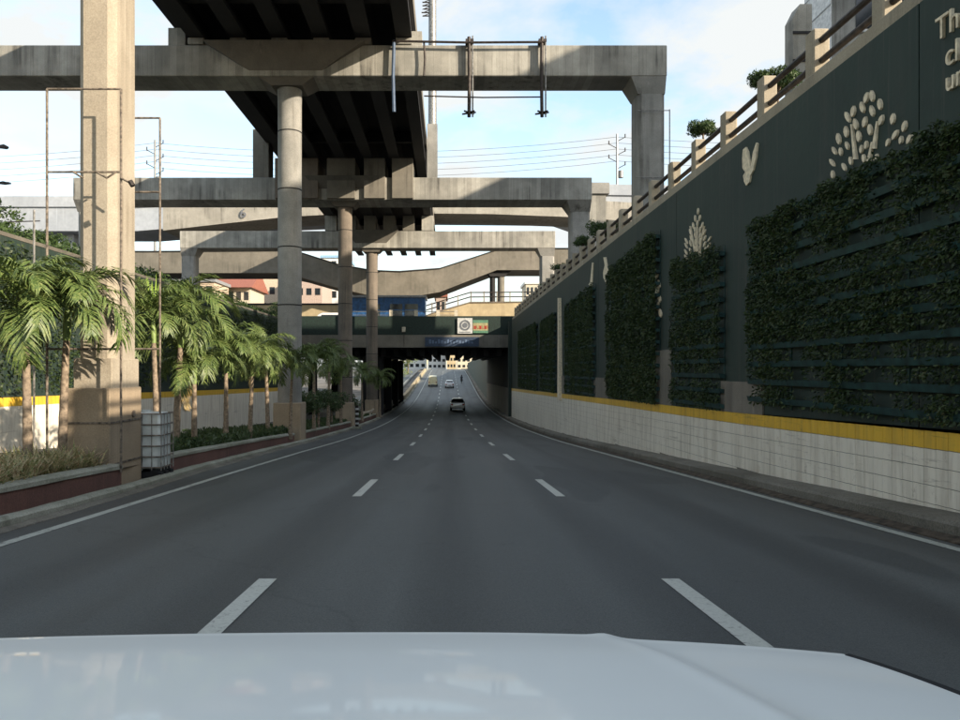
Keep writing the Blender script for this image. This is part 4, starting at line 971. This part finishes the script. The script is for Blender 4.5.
# palms beyond the left carriageway edge, dark green mass
for i, (px, Y) in enumerate(((318, 41), (331, 46), (303, 36.5), (348, 54))):
    tree('shrub', (xat(px, Y), Y, gz(Y)), 2.3, 1.0, ['shrub behind the palms right of the first round column', 'shrub midway to the second round column', 'shrub touching the first round column base', 'shrub past the second round column'][i], 'low', 'shrubs in the planting strip', 'shrub', 8, 1500, .13)

# strap-leaved plants at the front of the planter
def strap_plant(x, y, z, r_, lab, seed):
    q = random.Random(seed); m = MB()
    for k in range(150):
        a = q.uniform(0, 6.28); bx_ = x + q.uniform(-r_, r_) * .7; by = y + q.uniform(-r_, r_) * .7
        l = q.uniform(.7, 1.15) * r_ * 1.35; el = q.uniform(.5, 1.35); d = Vector((math.cos(a) * math.cos(el), math.sin(a) * math.cos(el), math.sin(el)))
        wv = Vector((-math.sin(a), math.cos(a), 0)) * .013; b = Vector((bx_, by, z + q.uniform(-.02, .1))); p1_ = b + d * l * .55; p2_ = b + d * l + Vector((math.cos(a) * .05, math.sin(a) * .05, -.12 * l))
        m.add([b - wv, b + wv, p1_ + wv * 1.2, p1_ - wv * 1.2, p2_], [(0, 1, 2, 3), (3, 2, 4)])
    return tag(m.build('strap_plant', M['bromel'], fix=False), lab, 'plant', 'strap-leaved plants at the foot of the pillar')
k = 0
for row in range(3):
    for c in range(8):
        y = 8.9 + c * .58 + row * .2; x = kerbL(y) - .85 - row * .48 + rnd.uniform(-.1, .1)
        if y < 13.2: strap_plant(x, y, gz(y), rnd.uniform(.26, .40), 'tufted green and tan plant, %s from the pillar, %s planter row' % (('eighth', 'seventh', 'sixth', 'fifth', 'fourth', 'third', 'second', 'first')[c], ('front', 'middle', 'back')[row]), k); k += 1
# low ground cover in the rest of the strip
n = 60000; yy_ = npr.uniform(15.8, 70, n); xx_ = np.array([kerbL(v) for v in yy_]) - .62 - npr.uniform(0, 1.9, n)
p = np.column_stack([xx_, yy_, [zr(v) + .34 for v in yy_]]); hgt = .30 + .18 * snoise(p, 1.3, 5); p[:, 2] += npr.uniform(0, 1, n) * np.clip(hgt, .08, .6)
tag(leaf_mesh('ground_cover', p, M['low'], .13, None, aim=np.array((0, 0, 1.0)), droop=0), 'low green plants filling the planting strip', 'ground cover', kind='stuff')

# ================================================================== WATER TANK (caged tote)
ib = thing('caged_water_tank', (-6.2, 15.4, zr(15.2) + .1), 'white plastic tank in a wire cage on a black pallet beside the pillar', 'water tank')
ix0, ix1, iy0, iy1 = -6.72, -5.76, 15.06, 15.72; iz = zr(15.1) + .07
MB().box(ix0 + .04, ix1 - .04, iy0 + .04, iy1 - .04, iz + .16, iz + 1.30).build('bottle', M['tankwhite'], ib, True, bevel=.05)
MB().tube([(-6.2, 15.4, iz + 1.29), (-6.2, 15.4, iz + 1.34)], .1, 14).build('lid', M['tankwhite'], ib)
for k in range(6):
    z = iz + .2 + k * .215
    MB().tube([(ix0, iy0, z), (ix1, iy0, z), (ix1, iy1, z), (ix0, iy1, z), (ix0, iy0, z)], .014, 5).build('cage_bar', M['rust'], ib)
for k in range(6):
    x = ix0 + k * (ix1 - ix0) / 5
    for yy in (iy0, iy1): MB().tube([(x, yy, iz + .14), (x, yy, iz + 1.29)], .011, 5).build('cage_bar', M['steel'], ib)
for k in range(1, 4):
    y = iy0 + k * (iy1 - iy0) / 4
    for xx in (ix0, ix1): MB().tube([(xx, y, iz + .14), (xx, y, iz + 1.29)], .011, 5).build('cage_bar', M['steel'], ib)
pal = MB()
for k in range(3): pal.box(ix0, ix1, iy0 + k * .27, iy0 + k * .27 + .14, iz, iz + .1)
for k in range(3): pal.box(ix0 + k * .37, ix0 + k * .37 + .15, iy0 - .01, iy1 + .01, iz + .102, iz + .15)
pal.build('pallet', M['black'], ib)

# marker post and dog by the left kerb
Y = 50; x = xat(357, Y)
mp_ = thing('marker_post', (x, Y, zr(Y) + .1), 'short dark striped post on the left kerb before the underpass', 'post')
MB().lathe([(0, .12), (1.5, .1)], (x, Y, zr(Y) + .1), 10).build('shaft', M['darksteel'], mp_, True)
for k in range(4): MB().lathe([(0, .125), (.12, .125)], (x, Y, zr(Y) + .35 + k * .32), 10).build('stripe', M['signwhite'], mp_)
MB().box(x - .3, x + .3, Y - .2, Y + .2, zr(Y) + .05, zr(Y) + .2).build('base', M['kerbtop'], mp_)
def skinfig(name, joints, edges, radii, mat, parent, root=0, sub=2):
    me = bpy.data.meshes.new(name); me.from_pydata(joints, edges, []); me.materials.append(mat)
    o = bpy.data.objects.new(name, me); COL.objects.link(o); o.parent = parent
    s = o.modifiers.new('skin', 'SKIN'); me.skin_vertices  # layer made by the modifier below
    for i, v in enumerate(me.skin_vertices[0].data): v.radius = (radii[i], radii[i]); v.use_root = (i == root)
    s.use_smooth_shade = True
    b = o.modifiers.new('sub', 'SUBSURF'); b.levels = b.render_levels = sub
    return o
def ensure_skin(me):
    bm = bmesh.new(); bm.from_mesh(me); bm.verts.layers.skin.verify(); bm.to_mesh(me); bm.free()
def skin_obj(name, joints, edges, radii, mat, parent, root=0, sub=1):
    me = bpy.data.meshes.new(name); me.from_pydata(joints, edges, []); me.materials.append(mat); ensure_skin(me)
    o = bpy.data.objects.new(name, me); COL.objects.link(o); o.parent = parent
    for i, v in enumerate(me.skin_vertices[0].data): v.radius = (radii[i], radii[i]); v.use_root = (i == root)
    s = o.modifiers.new('skin', 'SKIN'); s.use_smooth_shade = True
    b = o.modifiers.new('sub', 'SUBSURF'); b.levels = b.render_levels = sub
    return o
Y = 61; dg = thing('dog', (xat(367, Y), Y, zr(Y) + .46), 'pale dog standing on the planter edge by the underpass', 'dog')
J = [(-.28, 0, .42), (0, 0, .44), (.26, 0, .46), (.40, 0, .58), (.50, 0, .66), (.62, 0, .62), (-.42, 0, .50), (-.52, 0, .58),
     (-.30, .09, .28), (-.38, .09, .16), (-.33, .09, .0), (-.30, -.09, .28), (-.38, -.09, .16), (-.33, -.09, .0),
     (.26, .08, .26), (.25, .08, .13), (.27, .08, 0), (.26, -.08, .26), (.25, -.08, .13), (.27, -.08, 0), (.47, .06, .75), (.47, -.06, .75)]
E = [(0, 1), (1, 2), (2, 3), (3, 4), (4, 5), (0, 6), (6, 7), (0, 8), (8, 9), (9, 10), (0, 11), (11, 12), (12, 13), (2, 14), (14, 15), (15, 16), (2, 17), (17, 18), (18, 19), (4, 20), (4, 21)]
skin_obj('body', J, E, [.11, .10, .13, .085, .085, .04, .035, .015, .06, .035, .025, .06, .035, .025, .05, .03, .025, .05, .03, .025, .025, .025], M['dog'], dg, 1)

# ================================================================== VEHICLES
def make_car(name, loc, paint, label, kind='saloon', rot=0, cat='car', group=None):
    t = thing(name, (0, 0, 0), label, cat, group)
    if kind == 'van': Ln, W, H, st = 4.9, .92, 2.15, [(-2.45, .75, 1.0, 1.0), (-2.38, .95, 2.0, .82), (-2.0, 1.02, 2.12, .82), (1.2, 1.02, 2.12, .82), (1.7, 1.02, 1.9, .8), (2.3, .98, 1.05, .95), (2.45, .8, .95, .97)]
    else: Ln, W, H, st = 4.4, .87, 1.45, [(-2.2, .72, .78, .98), (-2.15, .9, .98, .98), (-1.65, .95, 1.05, .9), (-1.0, .96, 1.40, .72), (.1, .95, 1.45, .72), (.55, .94, 1.38, .72), (1.2, .93, .98, .88), (2.0, .82, .84, .95), (2.2, .6, .62, .96)]
    secs = []
    for (y, zbelt, zt, tw) in st:
        w_ = W * (.93 if abs(y) > Ln / 2 - .1 else 1); tww = w_ * tw
        zl = .28 if abs(y) < Ln / 2 - .1 else .36
        secs.append([(-w_ * .93, y, zl), (-w_, y, zl + .15), (-w_, y, zbelt), (-tww, y, zt - .05), (-tww + .12, y, zt), (tww - .12, y, zt), (tww, y, zt - .05), (w_, y, zbelt), (w_, y, zl + .15), (w_ * .93, y, zl)])
    MB().loft(secs).build('body', M[paint], t, True)
    if kind == 'van':
        MB().add([(-.66, -2.43, 1.22), (.66, -2.43, 1.22), (.62, -2.375, 1.85), (-.62, -2.375, 1.85)], [(0, 1, 2, 3)]).add([(-.7, 2.20, 1.14), (.7, 2.20, 1.14), (.64, 1.74, 1.85), (-.64, 1.74, 1.85)], [(3, 2, 1, 0)]).build('windscreen', M['glass'], t, fix=False)
        for s in (-1, 1): MB().add([(s * .885, -1.9, 1.3), (s * .885, 1.4, 1.3), (s * .82, 1.3, 1.85), (s * .82, -1.9, 1.85)], [(0, 1, 2, 3)]).build('side_window', M['glass'], t, fix=False)
        wy = (-1.5, 1.55); zl = .9
    else:
        MB().add([(-.68, -1.66, 1.09), (.68, -1.66, 1.09), (.56, -1.06, 1.40), (-.56, -1.06, 1.40)], [(0, 1, 2, 3)]).build('rear_window', M['glass'], t, fix=False)
        MB().add([(-.70, 1.17, 1.02), (.70, 1.17, 1.02), (.57, .60, 1.39), (-.57, .60, 1.39)], [(0, 1, 2, 3)]).build('windscreen', M['glass'], t, fix=False)
        for s in (-1, 1): MB().add([(s * .862, -1.35, 1.02), (s * .862, 1.0, 1.0), (s * .68, .5, 1.36), (s * .68, -.95, 1.37)], [(0, 1, 2, 3)]).build('side_window', M['glass'], t, fix=False)
        wy = (-1.32, 1.35); zl = .78
    for s in (-1, 1):
        for y in wy:
            wh = MB().tube([(s * (W - .2), y, .32), (s * (W + .01), y, .32)], .32, 18).build('wheel', M['black'], t, True)
            MB().tube([(s * (W - .01), y, .32), (s * (W + .02), y, .32)], .19, 12).build('rim', M['steel'], wh)
        MB().box(s * (W - .2) - .12, s * (W - .2) + .12, -Ln / 2 - .03, -Ln / 2 + .06, zl - .12, zl + .06).build('tail_lamp', M['lampred'], t)
        MB().box(s * (W - .22) - .14, s * (W - .22) + .14, Ln / 2 - .12, Ln / 2 + .02, .58, .70).build('headlamp', M['lampwhite'], t)
    MB().box(-W * .9, W * .9, -Ln / 2 - .07, -Ln / 2 + .1, .38, .60).build('rear_bumper', M[paint], t, bevel=.03)
    MB().box(-.26, .26, -Ln / 2 - .09, -Ln / 2 - .071, .44, .56).build('number_plate', M['signwhite'], t)
    t.location = loc; t.rotation_euler.z = rot
    return t
def slope(y): return math.atan2(zr(y + 2) - zr(y - 2), 4)
c1 = make_car('saloon_car', (xat(457.5, 91), 91, zr(91) + .01), 'carsilver', 'silver car with dark rear glass entering the underpass shade'); c1.rotation_euler.x = slope(91)
c2 = make_car('saloon_car', (xat(449.5, 150), 150, zr(150) + .01), 'carbody', 'white car in the middle lane beyond the underpass'); c2.rotation_euler.x = slope(150)
c3 = make_car('minivan', (xat(433, 155), 155, zr(155) + .01), 'vancream', 'cream van in the left lane beyond the underpass', 'van', cat='van'); c3.rotation_euler.x = slope(155)
make_car('saloon_car', (xat(308, 86), 86, 5.86), 'carred', 'red car on the bridge, seen between the first two round columns', rot=R(90))
make_car('minivan', (xat(334, 86.5), 86.5, 5.86), 'carbody', 'white van on the bridge, left of the second round column', 'van', R(90), 'van')
# motorcycle and rider
Y = 165; mx_, mz = xat(461.5, Y), zr(Y) + .01
mc = thing('motorcycle', (mx_, Y, mz), 'dark motorcycle in the right lane beyond the underpass', 'motorcycle')
for yy in (-.62, .65):
    o = MB().tube([(mx_ - .06, Y + yy, mz + .3), (mx_ + .06, Y + yy, mz + .3)], .3, 16).build('wheel', M['black'], mc, True)
MB().loft([[(mx_ - .1, Y - .7, mz + .6), (mx_ + .1, Y - .7, mz + .6), (mx_ + .1, Y - .7, mz + .72), (mx_ - .1, Y - .7, mz + .72)], [(mx_ - .16, Y, mz + .35), (mx_ + .16, Y, mz + .35), (mx_ + .14, Y, mz + .8), (mx_ - .14, Y, mz + .8)], [(mx_ - .08, Y + .5, mz + .6), (mx_ + .08, Y + .5, mz + .6), (mx_ + .08, Y + .5, mz + .9), (mx_ - .08, Y + .5, mz + .9)]]).build('body', M['darksteel'], mc, True)
MB().tube([(mx_ - .36, Y + .42, mz + 1.05), (mx_ + .36, Y + .42, mz + 1.05)], .02, 6).build('handlebar', M['steel'], mc)
MB().tube([(mx_, Y + .65, mz + .3), (mx_, Y + .42, mz + 1.05)], .04, 6).build('fork', M['steel'], mc)
rd = thing('person', (mx_, Y, mz + .8), 'rider in dark clothes and dark helmet on the motorcycle', 'person')
J = [(0, -.15, .1), (0, -.08, .35), (0, 0, .58), (0, .03, .68), (0, .05, .80), (-.2, 0, .55), (-.3, .2, .32), (-.3, .42, .28), (.2, 0, .55), (.3, .2, .32), (.3, .42, .28), (-.17, .2, .05), (-.2, .1, -.42), (-.2, .22, -.48), (.17, .2, .05), (.2, .1, -.42), (.2, .22, -.48)]
E = [(0, 1), (1, 2), (2, 3), (3, 4), (2, 5), (5, 6), (6, 7), (2, 8), (8, 9), (9, 10), (0, 11), (11, 12), (12, 13), (0, 14), (14, 15), (15, 16)]
skin_obj('body', J, E, [.15, .15, .15, .06, .09, .07, .05, .04, .07, .05, .04, .09, .06, .05, .09, .06, .05], M['cloth'], rd, 0)
MB().lathe([(0, .08), (.05, .13), (.15, .14), (.24, .09), (.27, .02)], (mx_, Y + .05, mz + 1.52), 14).build('helmet', M['darksteel'], rd, True)

# ================================================================== THE CAR WE LOOK OVER
hc = thing('white_car', (.0, 1.2, zr(1.2)), 'bonnet of the white car that the view looks over', 'car')
X0, X1 = -1.16, .96
def hoodfront(x): return 1.93 - (.06 if x > 0 else .02) * abs(x + .06) ** 2.2
def hoodz(x, y):
    yf = hoodfront(x); u = (yf - y)
    z = .720 + .165 * (1 - math.exp(-u * 1.15)) + .055 * u
    z -= (.021 if x > -.06 else .006) * abs((x + .06) / 1.0) ** 2.4
    cre = (x - (.41 + .17 * u)); fu = min(1, max(0, u) / .35) ; z += (.006 + .014 * fu) / (1 + math.exp(max(-12, min(12, cre * 45)))) + .006 * math.exp(-((cre + .03) / .03) ** 2)
    return z
xs = list(np.linspace(X0, X1, 150)); secs = []
m = MB(); nu = 46
for j in range(nu):
    for x in xs:
        yf = hoodfront(x); t_ = j / (nu - 1)
        if t_ < .2:            # rounded nose turning down
            a = (1 - t_ / .2) * math.pi / 2; m.v.append((x, yf - .06 + .06 * math.sin(a) , hoodz(x, yf - .06) - .06 * (1 - math.cos(a)) - (.10 if j == 0 else 0)))
        else:
            y = (yf - .06) - (yf - .06 - .25) * (t_ - .2) / .8; m.v.append((x, y, hoodz(x, y)))
for j in range(nu - 1):
    for i in range(len(xs) - 1):
        a = j * len(xs) + i; m.f.append((a, a + 1, a + 1 + len(xs), a + len(xs)))
m.build('bonnet', M['carwhite'], hc, True, fix=True)
# fender beyond the bonnet gap on both sides
def fender(sx, xin, wd, nm='fender'):
    m = MB(); rows = []
    for j in range(30):
        u = j / 29; row = []
        for i in range(10):
            v = i / 9; x = xin + sx * wd * v; y = hoodfront(xin) - .01 - u * (hoodfront(xin) - .3) - .35 * v * v * (1 - u)
            z = hoodz(xin, min(y, hoodfront(xin) - .06)) - .004 - .19 * v ** 2.2
            if j == 0: z -= .1
            row.append((x, y, z))
        row.append((row[-1][0] + sx * .01, row[-1][1], .25)); rows.append(row)
    m.loft(rows, False, False).build(nm, M['carwhite'], hc, True)
fender(1, X1 + .008, .16); fender(-1, X0 - .008, .16)
for xx in (X1 + .004, X0 - .004):
    MB().tube([(xx, y, hoodz(xx, y) - .004) for y in np.linspace(.3, hoodfront(xx) - .06, 14)], .009, 5).build('panel_gap', M['black'], hc)
MB().box(-1.05, .88, 1.5, 1.80, .22, .60).build('front_bumper', M['carwhite'], hc, bevel=.04)
for x in (-.98, .88):
    o = MB().tube([(x - .1, 1.1, .30), (x + .1, 1.1, .30)], .31, 22).build('wheel', M['black'], hc, True)
    MB().tube([(x - .11, 1.1, .30), (x + .11, 1.1, .30)], .18, 14).build('rim', M['steel'], o)
